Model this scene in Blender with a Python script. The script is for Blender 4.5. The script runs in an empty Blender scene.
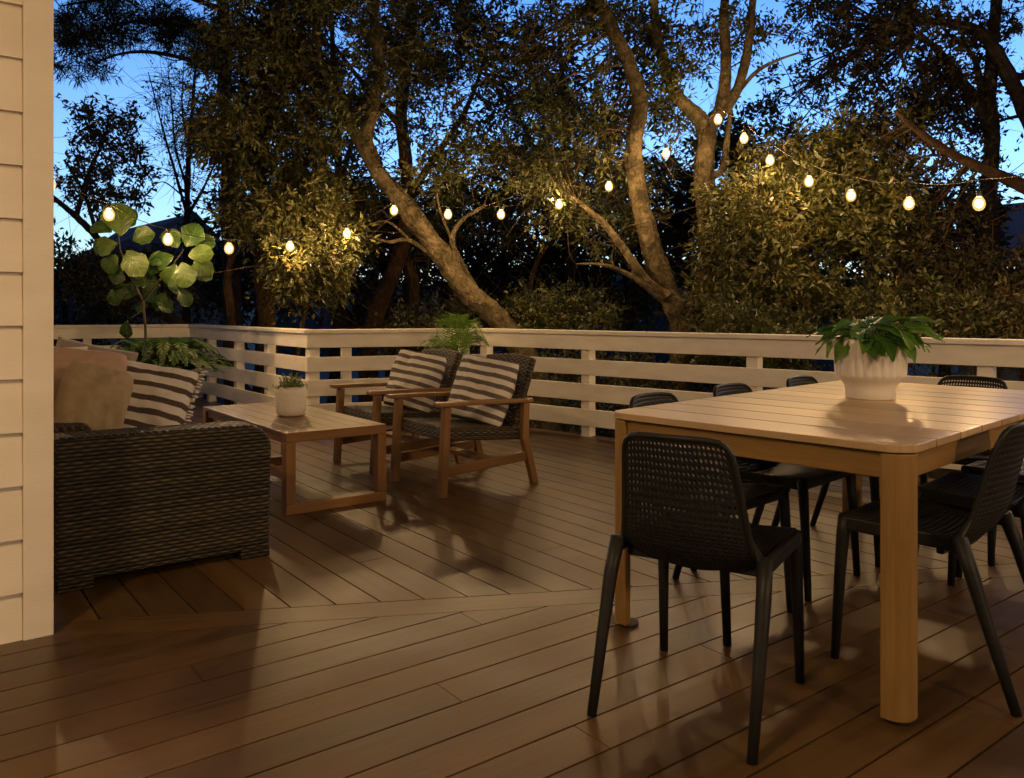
import bpy, math, random
import numpy as np
from mathutils import Vector, Matrix, noise as mnoise

random.seed(7)
RNG = np.random.default_rng(11)
S = bpy.context.scene
COL = S.collection
R = math.radians
PI = math.pi

# ------------------------------------------------------------------ camera model (metres, camera at x=y=0 looking along +Y)
CH, FPX, HOR, CX = 1.10, 811.0, 310.0, 512.0
def at(px, py, Y):
    return Vector(((px - CX) / FPX * Y, Y, CH - (py - HOR) * Y / FPX))

# ------------------------------------------------------------------ helpers
def link(o, parent=None):
    COL.objects.link(o)
    if parent is not None:
        o.parent = parent
    return o

def tag(o, label=None, cat=None, group=None, kind=None):
    if label: o['label'] = label
    if cat: o['category'] = cat
    if group: o['group'] = group
    if kind: o['kind'] = kind
    return o

def empty(name, loc=(0, 0, 0), rz=0.0):
    o = bpy.data.objects.new(name, None)
    o.empty_display_size = 0.1
    o.location = loc
    o.rotation_euler = (0, 0, rz)
    COL.objects.link(o)
    return o

def thing(name, label, cat, loc=(0, 0, 0), rz=0.0, group=None):
    return tag(empty(name, loc, rz), label, cat, group)

def copy_tree(o, parent=None):
    c = o.copy()
    COL.objects.link(c)
    c.parent = parent
    for ch in list(o.children):
        copy_tree(ch, c)
    return c

def face_dir(f):
    """z rotation that turns local +Y to the horizontal direction f"""
    return math.atan2(f[1], f[0]) - PI / 2

class MB:
    def __init__(self):
        self.v, self.f, self.uv, self.sm, self.mi, self.t = [], [], [], [], [], []
    def face(self, idx, uv=None, smooth=False, mi=0, tint=0.5):
        self.f.append(tuple(idx)); self.uv.append(uv or [(0.0, 0.0)] * len(idx)); self.sm.append(smooth); self.mi.append(mi); self.t.append(tint)
    def box(self, c, size, ax=None, taper=None, mi=0, tint=None):
        """box at centre c, size (sx,sy,sz), ax = three axis vectors; taper scales the +z end"""
        c = Vector(c)
        ax = ax or (Vector((1, 0, 0)), Vector((0, 1, 0)), Vector((0, 0, 1)))
        ax = [Vector(a).normalized() for a in ax]
        h = [s / 2 for s in size]
        b = len(self.v)
        co = []
        for sz in (-1, 1):
            k = taper if (taper and sz > 0) else 1.0
            for sx, sy in ((-1, -1), (1, -1), (1, 1), (-1, 1)):
                l = (sx * h[0] * k, sy * h[1] * k, sz * h[2])
                co.append(l)
                self.v.append(c + ax[0] * l[0] + ax[1] * l[1] + ax[2] * l[2])
        o1, o2 = random.uniform(0, 20), random.uniform(0, 20)
        tint = random.random() if tint is None else tint
        for idx, dims in (((0, 3, 2, 1), (0, 1)), ((4, 5, 6, 7), (0, 1)), ((0, 1, 5, 4), (0, 2)), ((2, 3, 7, 6), (0, 2)), ((1, 2, 6, 5), (1, 2)), ((3, 0, 4, 7), (1, 2))):
            a, d = dims
            if size[d] > size[a]: a, d = d, a
            uv = [(co[i][a] + o1, co[i][d] + o2) for i in idx]
            self.face([b + i for i in idx], uv, False, mi, tint)
        return self
    def bar(self, p, q, w, h, up=(0, 0, 1), mi=0, taper=None):
        """rectangular bar from p to q, w across, h along up"""
        p, q = Vector(p), Vector(q)
        d = q - p
        z = d.normalized()
        u = Vector(up)
        x = u.cross(z)
        if x.length < 1e-4: x = Vector((1, 0, 0)).cross(z)
        x.normalize()
        y = z.cross(x)
        return self.box((p + q) / 2, (w, h, d.length), (x, y, z), taper, mi)
    def tube(self, pts, rad, n=10, cap=True, smooth=True, mi=0, jit=0.0, closed=False):
        pts = [Vector(p) for p in pts]
        m = len(pts)
        if not hasattr(rad, '__len__'): rad = [rad] * m
        b = len(self.v)
        prev = None
        ln = 0.0
        for i, p in enumerate(pts):
            if closed: t = pts[(i + 1) % m] - pts[i - 1]
            else: t = pts[min(i + 1, m - 1)] - pts[max(i - 1, 0)]
            t.normalize()
            if prev is None:
                r = t.cross(Vector((0, 0, 1)))
                if r.length < 1e-3: r = t.cross(Vector((0, 1, 0)))
            else:
                r = prev - t * prev.dot(t)
            r.normalize(); prev = r
            s = t.cross(r)
            for k in range(n):
                a = 2 * PI * k / n
                rr = rad[i] * (1 + (random.uniform(-jit, jit) if jit else 0))
                self.v.append(p + r * (math.cos(a) * rr) + s * (math.sin(a) * rr))
        o = random.uniform(0, 9)
        for i in range(m if closed else m - 1):
            j = (i + 1) % m
            l0 = ln; ln += (pts[j] - pts[i]).length
            for k in range(n):
                k2 = (k + 1) % n
                c = 2 * PI * rad[i]
                uv = [(l0 + o, c * k / n), (l0 + o, c * (k + 1) / n), (ln + o, c * (k + 1) / n), (ln + o, c * k / n)]
                self.face((b + i * n + k, b + i * n + k2, b + j * n + k2, b + j * n + k), uv, smooth, mi)
        if cap and not closed:
            self.face([b + k for k in range(n)][::-1], None, False, mi)
            self.face([b + (m - 1) * n + k for k in range(n)], None, False, mi)
        return self
    def lathe(self, prof, n=32, c=(0, 0, 0), smooth=True, mi=0, ripple=None):
        """prof: list of (r,z). ripple(angle, i) scales r"""
        c = Vector(c); b = len(self.v); m = len(prof)
        for i, (r, z) in enumerate(prof):
            for k in range(n):
                a = 2 * PI * k / n
                rr = r * (ripple(a, i) if ripple else 1)
                self.v.append(c + Vector((rr * math.cos(a), rr * math.sin(a), z)))
        for i in range(m - 1):
            for k in range(n):
                k2 = (k + 1) % n
                uv = [(k / n, prof[i][1]), ((k + 1) / n, prof[i][1]), ((k + 1) / n, prof[i + 1][1]), (k / n, prof[i + 1][1])]
                self.face((b + i * n + k, b + i * n + k2, b + (i + 1) * n + k2, b + (i + 1) * n + k), uv, smooth, mi)
        if prof[0][0] > 1e-4: self.face([b + k for k in range(n)][::-1], None, False, mi)
        if prof[-1][0] > 1e-4: self.face([b + (m - 1) * n + k for k in range(n)], None, False, mi)
        return self
    def poly(self, pts, z0, z1, udir=(1, 0), mi=0, tint=None):
        """vertical extrusion of a flat polygon (list of (x,y)), uv along udir"""
        n = len(pts)
        if n < 3: return self
        area = sum(pts[i][0] * pts[(i + 1) % n][1] - pts[(i + 1) % n][0] * pts[i][1] for i in range(n)) / 2
        if abs(area) < 1e-5: return self
        if area < 0: pts = pts[::-1]
        b = len(self.v)
        tint = random.random() if tint is None else tint
        ox, oy = random.uniform(0, 30), random.uniform(0, 30)
        ux, uy = udir
        uvp = [(p[0] * ux + p[1] * uy + ox, -p[0] * uy + p[1] * ux + oy) for p in pts]
        for z in (z0, z1):
            for p in pts: self.v.append(Vector((p[0], p[1], z)))
        self.face([b + n + i for i in range(n)], uvp, False, mi, tint)
        self.face([b + i for i in range(n)][::-1], uvp[::-1], False, mi, tint)
        for i in range(n):
            j = (i + 1) % n
            self.face((b + i, b + j, b + n + j, b + n + i), [uvp[i], uvp[j], uvp[j], uvp[i]], False, mi, tint)
        return self
    def grid(self, P, uvf=None, smooth=True, mi=0, closed_u=False, tint=0.5):
        """P[i][j] points"""
        b = len(self.v); m, n = len(P), len(P[0])
        for row in P:
            for p in row: self.v.append(Vector(p))
        for i in range(m - 1):
            for j in range(n - 1):
                uv = [(j / (n - 1), i / (m - 1)), ((j + 1) / (n - 1), i / (m - 1)), ((j + 1) / (n - 1), (i + 1) / (m - 1)), (j / (n - 1), (i + 1) / (m - 1))]
                self.face((b + i * n + j, b + i * n + j + 1, b + (i + 1) * n + j + 1, b + (i + 1) * n + j), uv, smooth, mi, tint)
        return self
    def build(self, name, mats, parent=None, bevel=0.0, seg=2, weld=False):
        me = bpy.data.meshes.new(name)
        me.from_pydata([tuple(p) for p in self.v], [], self.f)
        ul = me.uv_layers.new(name='UVMap')
        flat = [c for f in self.uv for uv in f for c in uv]
        ul.data.foreach_set('uv', flat)
        me.polygons.foreach_set('use_smooth', self.sm)
        me.polygons.foreach_set('material_index', self.mi)
        at_ = me.attributes.new('tint', 'FLOAT', 'FACE')
        at_.data.foreach_set('value', self.t)
        for m in (mats if isinstance(mats, (list, tuple)) else [mats]): me.materials.append(m)
        me.update()
        o = bpy.data.objects.new(name, me)
        link(o, parent)
        if weld:
            w = o.modifiers.new('weld', 'WELD'); w.merge_threshold = 0.0004
        if bevel:
            bv = o.modifiers.new('bevel', 'BEVEL'); bv.width = bevel; bv.segments = seg; bv.limit_method = 'ANGLE'; bv.angle_limit = R(40)
        return o

def mesh_np(name, verts, quads, mat, parent=None, tint=None, smooth=False):
    me = bpy.data.meshes.new(name)
    nv, nf = len(verts), len(quads)
    me.vertices.add(nv); me.vertices.foreach_set('co', np.ascontiguousarray(verts, dtype=np.float32).ravel())
    me.loops.add(nf * 4); me.loops.foreach_set('vertex_index', np.ascontiguousarray(quads, dtype=np.int32).ravel())
    me.polygons.add(nf)
    me.polygons.foreach_set('loop_start', np.arange(0, nf * 4, 4, dtype=np.int32))
    me.polygons.foreach_set('loop_total', np.full(nf, 4, dtype=np.int32))
    me.update(calc_edges=True)
    if tint is not None:
        a = me.attributes.new('tint', 'FLOAT', 'FACE'); a.data.foreach_set('value', np.ascontiguousarray(tint, dtype=np.float32))
    if smooth: me.polygons.foreach_set('use_smooth', np.ones(nf, dtype=bool))
    me.materials.append(mat)
    me.validate()
    o = bpy.data.objects.new(name, me)
    return link(o, parent)

# ------------------------------------------------------------------ materials
def new_mat(name):
    m = bpy.data.materials.new(name); m.use_nodes = True
    nt = m.node_tree
    return m, nt, nt.nodes['Principled BSDF'], nt.nodes['Material Output']

def N(nt, typ, **kw):
    n = nt.nodes.new(typ)
    for k, v in kw.items():
        if k in n.inputs: n.inputs[k].default_value = v
        else: setattr(n, k, v)
    return n

def ramp(nt, fac, stops, interp='LINEAR'):
    r = nt.nodes.new('ShaderNodeValToRGB')
    r.color_ramp.interpolation = interp
    e = r.color_ramp.elements
    while len(e) < len(stops): e.new(0.5)
    for el, (p, c) in zip(e, stops):
        el.position = p; el.color = (*c, 1) if len(c) == 3 else c
    nt.links.new(fac, r.inputs['Fac'])
    return r

def coords(nt, kind, scale):
    tc = nt.nodes.new('ShaderNodeTexCoord')
    mp = nt.nodes.new('ShaderNodeMapping')
    mp.inputs['Scale'].default_value = scale
    nt.links.new(tc.outputs[kind], mp.inputs['Vector'])
    return mp.outputs['Vector']

def noise(nt, vec, scale=5.0, detail=4.0, rough=0.55, dist=0.0):
    n = nt.nodes.new('ShaderNodeTexNoise')
    n.inputs['Scale'].default_value = scale; n.inputs['Detail'].default_value = detail
    n.inputs['Roughness'].default_value = rough; n.inputs['Distortion'].default_value = dist
    nt.links.new(vec, n.inputs['Vector'])
    return n.outputs['Fac']

def bump(nt, bsdf, h, strength=0.3, dist=0.01):
    b = nt.nodes.new('ShaderNodeBump')
    b.inputs['Strength'].default_value = strength; b.inputs['Distance'].default_value = dist
    nt.links.new(h, b.inputs['Height']); nt.links.new(b.outputs['Normal'], bsdf.inputs['Normal'])
    return b

def math_(nt, op, a, b=None):
    m = nt.nodes.new('ShaderNodeMath'); m.operation = op
    for i, x in enumerate((a, b)):
        if x is None: continue
        if isinstance(x, (int, float)): m.inputs[i].default_value = x
        else: nt.links.new(x, m.inputs[i])
    return m.outputs[0]

def mixc(nt, fac, a, b, blend='MIX'):
    m = nt.nodes.new('ShaderNodeMix'); m.data_type = 'RGBA'; m.blend_type = blend
    for sock, x in ((m.inputs[0], fac), (m.inputs[6], a), (m.inputs[7], b)):
        if isinstance(x, (int, float)): sock.default_value = x
        elif isinstance(x, tuple): sock.default_value = (*x, 1)
        else: nt.links.new(x, sock)
    return m.outputs[2]

def simple(name, c1, c2=None, rough=0.5, scale=8.0, kind='Object', stretch=(1, 1, 1), bmp=0.0, bscale=60.0, spec=0.5, metal=0.0):
    m, nt, b, out = new_mat(name)
    v = coords(nt, kind, stretch)
    f = noise(nt, v, scale, 5)
    r = ramp(nt, f, [(0.3, c1), (0.7, c2 or c1)])
    nt.links.new(r.outputs['Color'], b.inputs['Base Color'])
    rr = math_(nt, 'ADD', math_(nt, 'MULTIPLY', f, 0.25), rough - 0.125)
    nt.links.new(rr, b.inputs['Roughness'])
    b.inputs['Specular IOR Level'].default_value = spec
    b.inputs['Metallic'].default_value = metal
    if bmp: bump(nt, b, noise(nt, v, bscale, 4), bmp, 0.004)
    return m

def wood(name, c1, c2, rough=0.45, tint=0.35, grain=(2.0, 55.0, 1.0), bmp=0.15, spec=0.5, wear=0.0):
    m, nt, b, out = new_mat(name)
    v = coords(nt, 'UV', grain)
    f = noise(nt, v, 1.0, 7, 0.65, 0.4)
    v2 = coords(nt, 'UV', (1.2, 9.0, 1.0))
    f2 = noise(nt, v2, 1.0, 3, 0.5, 1.2)
    mixf = math_(nt, 'ADD', math_(nt, 'MULTIPLY', f, 0.6), math_(nt, 'MULTIPLY', f2, 0.4))
    r = ramp(nt, mixf, [(0.3, c1), (0.7, c2)])
    a = N(nt, 'ShaderNodeAttribute', attribute_name='tint')
    k = math_(nt, 'ADD', math_(nt, 'MULTIPLY', a.outputs['Fac'], tint), 1 - tint / 2)
    c = mixc(nt, 1.0, r.outputs['Color'], k, 'MULTIPLY')
    if wear:
        wv = coords(nt, 'Object', (1, 1, 1))
        wf = ramp(nt, noise(nt, wv, 1.7, 6, 0.6, 0.6), [(0.42, (0, 0, 0)), (0.62, (1, 1, 1))])
        c = mixc(nt, math_(nt, 'MULTIPLY', wf.outputs['Color'], wear), c, tuple(x * 1.5 for x in c2))
        rr = math_(nt, 'ADD', math_(nt, 'MULTIPLY', wf.outputs['Color'], 0.12), rough)
        nt.links.new(math_(nt, 'ADD', rr, math_(nt, 'MULTIPLY', f, 0.12)), b.inputs['Roughness'])
    else:
        nt.links.new(math_(nt, 'ADD', math_(nt, 'MULTIPLY', f, 0.25), rough - 0.12), b.inputs['Roughness'])
    nt.links.new(c, b.inputs['Base Color'])
    b.inputs['Specular IOR Level'].default_value = spec
    bump(nt, b, f, bmp, 0.004)
    return m

def wicker(name, c1, c2, row=0.0115, wid=0.030):
    m, nt, b, out = new_mat(name)
    v = coords(nt, 'UV', (1, 1, 1))
    nz = nt.nodes.new('ShaderNodeTexNoise'); nz.inputs['Scale'].default_value = 11.0; nz.inputs['Detail'].default_value = 3
    nt.links.new(v, nz.inputs['Vector'])
    va = nt.nodes.new('ShaderNodeVectorMath'); va.operation = 'MULTIPLY_ADD'
    va.inputs[1].default_value = (0.010, 0.006, 0); nt.links.new(nz.outputs['Color'], va.inputs[0]); nt.links.new(v, va.inputs[2])
    sx = nt.nodes.new('ShaderNodeSeparateXYZ'); nt.links.new(va.outputs[0], sx.inputs[0])
    a = math_(nt, 'DIVIDE', sx.outputs['X'], wid); r_ = math_(nt, 'DIVIDE', sx.outputs['Y'], row)
    fl = math_(nt, 'FLOOR', r_)
    over = math_(nt, 'ADD', math_(nt, 'MULTIPLY', math_(nt, 'SINE', math_(nt, 'MULTIPLY', math_(nt, 'ADD', a, fl), PI)), 0.5), 0.5)
    strand = math_(nt, 'POWER', math_(nt, 'SINE', math_(nt, 'MULTIPLY', math_(nt, 'FRACT', r_), PI)), 0.6)
    h = math_(nt, 'MULTIPLY', strand, math_(nt, 'ADD', math_(nt, 'MULTIPLY', over, 0.75), 0.25))
    wn = nt.nodes.new('ShaderNodeTexWhiteNoise'); wn.noise_dimensions = '1D'; nt.links.new(fl, wn.inputs['W'])
    streak = noise(nt, coords(nt, 'UV', (14, 40, 1)), 1.0, 4, 0.65)
    tone = math_(nt, 'ADD', math_(nt, 'MULTIPLY', wn.outputs['Value'], 0.3), math_(nt, 'MULTIPLY', streak, 0.7))
    cc = ramp(nt, tone, [(0.3, tuple(x * 0.6 for x in c1)), (0.7, tuple(x * 1.3 for x in c2))])
    shade = ramp(nt, h, [(0.0, (0.06, 0.06, 0.06)), (0.25, (0.25, 0.25, 0.25)), (0.85, (1.2, 1.2, 1.2))])
    c = mixc(nt, 1.0, cc.outputs['Color'], shade.outputs['Color'], 'MULTIPLY')
    nt.links.new(c, b.inputs['Base Color'])
    b.inputs['Roughness'].default_value = 0.55
    b.inputs['Specular IOR Level'].default_value = 0.35
    bump(nt, b, h, 1.0, 0.008)
    return m

def fabric(name, c1, c2, stripes=None, weave=260.0):
    m, nt, b, out = new_mat(name)
    v = coords(nt, 'UV', (1, 1, 1))
    f = noise(nt, v, 9.0, 4)
    base = ramp(nt, f, [(0.3, c1), (0.7, c2)]).outputs['Color']
    if stripes:
        n_, dark, width, off = stripes
        sep = nt.nodes.new('ShaderNodeSeparateXYZ'); nt.links.new(v, sep.inputs[0])
        w = math_(nt, 'ADD', sep.outputs['Y'], math_(nt, 'MULTIPLY', math_(nt, 'SUBTRACT', noise(nt, v, 4.0, 2), 0.5), 0.03))
        fr = math_(nt, 'FRACT', math_(nt, 'ADD', math_(nt, 'MULTIPLY', w, n_), off))
        s = ramp(nt, fr, [(0.0, (0, 0, 0)), (0.03, (1, 1, 1)), (width, (1, 1, 1)), (width + 0.03, (0, 0, 0))])
        thread = ramp(nt, noise(nt, coords(nt, 'UV', (160, 40, 1)), 1.0, 2), [(0.35, tuple(x * 0.7 for x in dark)), (0.7, tuple(x * 1.7 for x in dark))])
        base = mixc(nt, s.outputs['Color'], base, thread.outputs['Color'])
    nt.links.new(base, b.inputs['Base Color'])
    b.inputs['Roughness'].default_value = 0.9
    b.inputs['Specular IOR Level'].default_value = 0.15
    b.inputs['Sheen Weight'].default_value = 0.0
    h = math_(nt, 'ADD', noise(nt, coords(nt, 'UV', (weave, weave, 1)), 1.0, 1), math_(nt, 'MULTIPLY', noise(nt, v, 3.0, 1), 1.5))
    bump(nt, b, h, 0.08, 0.004)
    return m

def leafmat(name, c1, c2, rough=0.45, trans=0.25, spec=0.4, veins=0.0):
    m, nt, b, out = new_mat(name)
    a = N(nt, 'ShaderNodeAttribute', attribute_name='tint')
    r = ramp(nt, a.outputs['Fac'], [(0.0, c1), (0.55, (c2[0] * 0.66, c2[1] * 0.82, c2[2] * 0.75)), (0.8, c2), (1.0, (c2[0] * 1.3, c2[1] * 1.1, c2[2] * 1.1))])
    colr = r.outputs['Color']
    if veins:
        uvv = coords(nt, 'UV', (1, 1, 1))
        sp_ = nt.nodes.new('ShaderNodeSeparateXYZ'); nt.links.new(uvv, sp_.inputs[0])
        ax_ = math_(nt, 'ABSOLUTE', math_(nt, 'SUBTRACT', sp_.outputs['X'], 0.5))
        ribs = math_(nt, 'FRACT', math_(nt, 'ADD', math_(nt, 'MULTIPLY', sp_.outputs['Y'], 7.0), math_(nt, 'MULTIPLY', ax_, -3.5)))
        v1 = ramp(nt, ax_, [(0.0, (1, 1, 1)), (0.035, (0, 0, 0))]).outputs['Color']
        v2 = ramp(nt, ribs, [(0.0, (0.8, 0.8, 0.8)), (0.12, (0, 0, 0)), (0.88, (0, 0, 0)), (1.0, (0.8, 0.8, 0.8))]).outputs['Color']
        vv = math_(nt, 'MAXIMUM', v1, v2)
        blot = ramp(nt, noise(nt, coords(nt, 'Object', (1, 1, 1)), 22.0, 3), [(0.3, (0.7, 0.7, 0.7)), (0.7, (1.2, 1.2, 1.2))]).outputs['Color']
        colr = mixc(nt, 1.0, colr, blot, 'MULTIPLY')
        colr = mixc(nt, math_(nt, 'MULTIPLY', vv, veins), colr, tuple(min(1, x * 2.2) for x in c2))
        bump(nt, b, math_(nt, 'SUBTRACT', 1.0, vv), 0.5, 0.004)
    nt.links.new(colr, b.inputs['Base Color'])
    b.inputs['Roughness'].default_value = rough
    b.inputs['Specular IOR Level'].default_value = spec
    t = nt.nodes.new('ShaderNodeBsdfTranslucent')
    nt.links.new(colr, t.inputs['Color'])
    mx = nt.nodes.new('ShaderNodeMixShader'); mx.inputs[0].default_value = trans
    nt.links.new(b.outputs[0], mx.inputs[1]); nt.links.new(t.outputs[0], mx.inputs[2])
    nt.links.new(mx.outputs[0], out.inputs['Surface'])
    return m

def emit(name, col, strength):
    m, nt, b, out = new_mat(name)
    nt.nodes.remove(b)
    e = nt.nodes.new('ShaderNodeEmission'); e.inputs['Color'].default_value = (*col, 1); e.inputs['Strength'].default_value = strength
    nt.links.new(e.outputs[0], out.inputs['Surface'])
    return m

def bark(name, c1, c2):
    m, nt, b, out = new_mat(name)
    v = coords(nt, 'UV', (5, 16, 1))
    v3 = coords(nt, 'Object', (1, 1, 1))
    f = noise(nt, v3, 11.0, 8, 0.75, 1.0)
    big = noise(nt, v3, 4.2, 5, 0.65)
    fac = math_(nt, 'ADD', math_(nt, 'MULTIPLY', f, 0.5), math_(nt, 'MULTIPLY', big, 0.5))
    r = ramp(nt, fac, [(0.42, c1), (0.5, tuple((x + y) / 2.6 for x, y in zip(c1, c2))), (0.6, c2)])
    nt.links.new(r.outputs['Color'], b.inputs['Base Color'])
    b.inputs['Roughness'].default_value = 0.9; b.inputs['Specular IOR Level'].default_value = 0.2
    vo = nt.nodes.new('ShaderNodeTexVoronoi'); vo.inputs['Scale'].default_value = 1.4
    nt.links.new(v, vo.inputs['Vector'])
    h = math_(nt, 'ADD', math_(nt, 'MULTIPLY', vo.outputs['Distance'], 0.7), f)
    bump(nt, b, h, 1.0, 0.06)
    return m

MAT = {}
MAT['deck'] = wood('deck_boards', (0.038, 0.0197, 0.0065), (0.096, 0.053, 0.018), 0.28, 0.6, (1.6, 38.0, 1.0), 0.25, 0.5, wear=0.35)
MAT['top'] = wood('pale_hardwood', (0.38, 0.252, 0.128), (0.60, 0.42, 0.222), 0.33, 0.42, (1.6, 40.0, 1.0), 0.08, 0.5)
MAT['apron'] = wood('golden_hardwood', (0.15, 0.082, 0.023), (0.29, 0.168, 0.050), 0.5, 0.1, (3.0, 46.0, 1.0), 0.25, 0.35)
MAT['teak'] = wood('oiled_teak', (0.145, 0.068, 0.021), (0.265, 0.137, 0.047), 0.4, 0.3, (2.0, 60.0, 1.0), 0.1, 0.45)
MAT['teak_top'] = wood('brown_teak', (0.090, 0.048, 0.016), (0.18, 0.098, 0.034), 0.38, 0.4, (2.0, 50.0, 1.0), 0.1, 0.45)
MAT['paint'] = simple('cream_paint', (0.70, 0.65, 0.56), (0.82, 0.77, 0.68), 0.5, 5.0, 'Object', (1, 1, 3), 0.2, 50.0, 0.35)
MAT['siding'] = simple('house_paint', (0.66, 0.60, 0.51), (0.73, 0.67, 0.58), 0.6, 2.5, 'Object', (1, 1, 4), 0.2, 40.0, 0.3)
MAT['wicker'] = wicker('dark_wicker', (0.032, 0.024, 0.0125), (0.064, 0.048, 0.025), 0.0155, 0.030)
MAT['wicker2'] = wicker('grey_wicker', (0.065, 0.047, 0.027), (0.115, 0.085, 0.05), 0.013, 0.03)
MAT['plastic'] = simple('charcoal_plastic', (0.011, 0.011, 0.010), (0.015, 0.0145, 0.013), 0.5, 6.0, 'Object', (1, 1, 1), 0.1, 300.0, 0.25)
MAT['stripe'] = fabric('striped_linen', (0.66, 0.60, 0.52), (0.74, 0.68, 0.59), (6.0, (0.085, 0.065, 0.05), 0.42, 0.25))
MAT['stripe2'] = fabric('striped_cotton', (0.68, 0.63, 0.56), (0.76, 0.71, 0.63), (7.0, (0.125, 0.105, 0.095), 0.47, 0.2))
MAT['beige'] = fabric('beige_linen', (0.33, 0.25, 0.14), (0.40, 0.31, 0.18))
MAT['blush'] = fabric('blush_linen', (0.42, 0.29, 0.20), (0.48, 0.33, 0.235))
MAT['grey'] = fabric('grey_linen', (0.26, 0.23, 0.20), (0.31, 0.28, 0.25))
MAT['ivory'] = fabric('ivory_linen', (0.62, 0.56, 0.48), (0.68, 0.62, 0.54))
MAT['seatpad'] = fabric('charcoal_canvas', (0.10, 0.09, 0.08), (0.13, 0.12, 0.105))
MAT['ceramic'] = simple('white_ceramic', (0.70, 0.66, 0.60), (0.76, 0.72, 0.65), 0.35, 4.0, 'Object', (1, 1, 1), 0.05, 40.0)
MAT['matte_pot'] = simple('speckled_stoneware', (0.62, 0.56, 0.48), (0.70, 0.64, 0.55), 0.6, 60.0, 'Object', (1, 1, 1), 0.1, 120.0, 0.3)
MAT['terracotta'] = simple('dark_clay', (0.10, 0.07, 0.05), (0.14, 0.10, 0.07), 0.8, 10.0)
MAT['soil'] = simple('potting_soil', (0.02, 0.014, 0.01), (0.04, 0.03, 0.02), 0.95, 60.0, bmp=0.8)
MAT['rubber'] = simple('black_rubber', (0.012, 0.012, 0.012), (0.016, 0.016, 0.016), 0.7)
MAT['cable'] = simple('dull_cable', (0.10, 0.09, 0.07), (0.13, 0.115, 0.09), 0.8, spec=0.2)
MAT['cable_dark'] = simple('dark_cable', (0.018, 0.016, 0.012), (0.022, 0.02, 0.015), 0.9, spec=0.05)
MAT['metal'] = simple('dark_metal', (0.03, 0.03, 0.03), (0.04, 0.04, 0.04), 0.45, metal=0.6)
MAT['olive'] = leafmat('olive_leaves', (0.045, 0.042, 0.011), (0.135, 0.115, 0.034), 0.42, 0.22)
MAT['green'] = leafmat('green_leaves', (0.034, 0.036, 0.010), (0.098, 0.090, 0.026), 0.4, 0.22)
MAT['dark'] = leafmat('dark_leaves', (0.026, 0.026, 0.010), (0.065, 0.056, 0.020), 0.5, 0.15)
MAT['brown'] = leafmat('bronze_leaves', (0.045, 0.034, 0.012), (0.105, 0.076, 0.027), 0.5, 0.2)
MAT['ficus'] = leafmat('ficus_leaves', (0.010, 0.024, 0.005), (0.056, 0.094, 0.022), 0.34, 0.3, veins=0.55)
MAT['pothos'] = leafmat('pothos_leaves', (0.050, 0.125, 0.018), (0.14, 0.28, 0.045), 0.42, 0.3, 0.3, veins=0.25)
MAT['fern'] = leafmat('fern_leaves', (0.012, 0.032, 0.006), (0.048, 0.092, 0.017), 0.5, 0.3)
MAT['fern2'] = leafmat('bright_fern_leaves', (0.10, 0.19, 0.02), (0.24, 0.36, 0.06), 0.5, 0.35)
MAT['succulent'] = leafmat('grey_green_leaves', (0.12, 0.16, 0.05), (0.26, 0.30, 0.14), 0.5, 0.3)
MAT['bark'] = bark('lichen_bark', (0.045, 0.033, 0.016), (0.23, 0.175, 0.092))
MAT['bark2'] = bark('red_bark', (0.045, 0.024, 0.012), (0.11, 0.062, 0.03))
MAT['bark3'] = bark('dark_bark', (0.035, 0.028, 0.020), (0.09, 0.07, 0.05))
MAT['ground'] = simple('leaf_litter', (0.018, 0.015, 0.009), (0.05, 0.042, 0.024), 0.95, 3.0, bmp=0.8, bscale=20)
MAT['gravel'] = simple('pale_gravel', (0.30, 0.30, 0.30), (0.42, 0.42, 0.42), 0.9, 20.0, bmp=0.5, bscale=60)
MAT['slate'] = simple('slate_roof', (0.20, 0.21, 0.25), (0.30, 0.31, 0.35), 0.7, 10.0, stretch=(1, 1, 6), bmp=0.5, bscale=20)
MAT['blueroof'] = simple('steel_roof', (0.42, 0.47, 0.60), (0.50, 0.55, 0.68), 0.5, 3.0, stretch=(6, 1, 1))
MAT['farwall'] = simple('render_wall', (0.28, 0.27, 0.26), (0.34, 0.33, 0.31), 0.8, 3.0)
MAT['bulb'] = emit('lit_filament', (1.0, 0.63, 0.28), 1450.0)
def glow_glass():
    m, nt, b, out = new_mat('halo_bulb_glass')
    nt.nodes.remove(b)
    e = N(nt, 'ShaderNodeEmission'); e.inputs['Color'].default_value = (1.0, 0.56, 0.16, 1); e.inputs['Strength'].default_value = 1.5  # warm halo round the filament, put into the glass as emission
    t = N(nt, 'ShaderNodeBsdfTransparent')
    x = N(nt, 'ShaderNodeMixShader'); x.inputs[0].default_value = 0.5
    nt.links.new(t.outputs[0], x.inputs[1]); nt.links.new(e.outputs[0], x.inputs[2]); nt.links.new(x.outputs[0], out.inputs['Surface'])
    return m
MAT['bulb_glass'] = glow_glass()
MAT['lantern'] = emit('fill_lantern', (1.0, 0.64, 0.30), 60.0)  # glass of the added wall lantern
MAT['fill_ceiling'] = emit('fill_ceiling_glass', (1.0, 0.65, 0.32), 240.0)
MAT['fill_post'] = emit('fill_post_glass', (1.0, 0.64, 0.31), 210.0)

# ------------------------------------------------------------------ world, sky
W = bpy.data.worlds.new('World'); S.world = W; W.use_nodes = True
nt = W.node_tree
bg = nt.nodes['Background']
sky = nt.nodes.new('ShaderNodeTexSky'); sky.sky_type = 'NISHITA'; sky.sun_disc = False
sky.sun_elevation = R(5.0); sky.sun_rotation = R(200); sky.altitude = 50; sky.air_density = 1.0; sky.dust_density = 0.3; sky.ozone_density = 3.0
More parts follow.
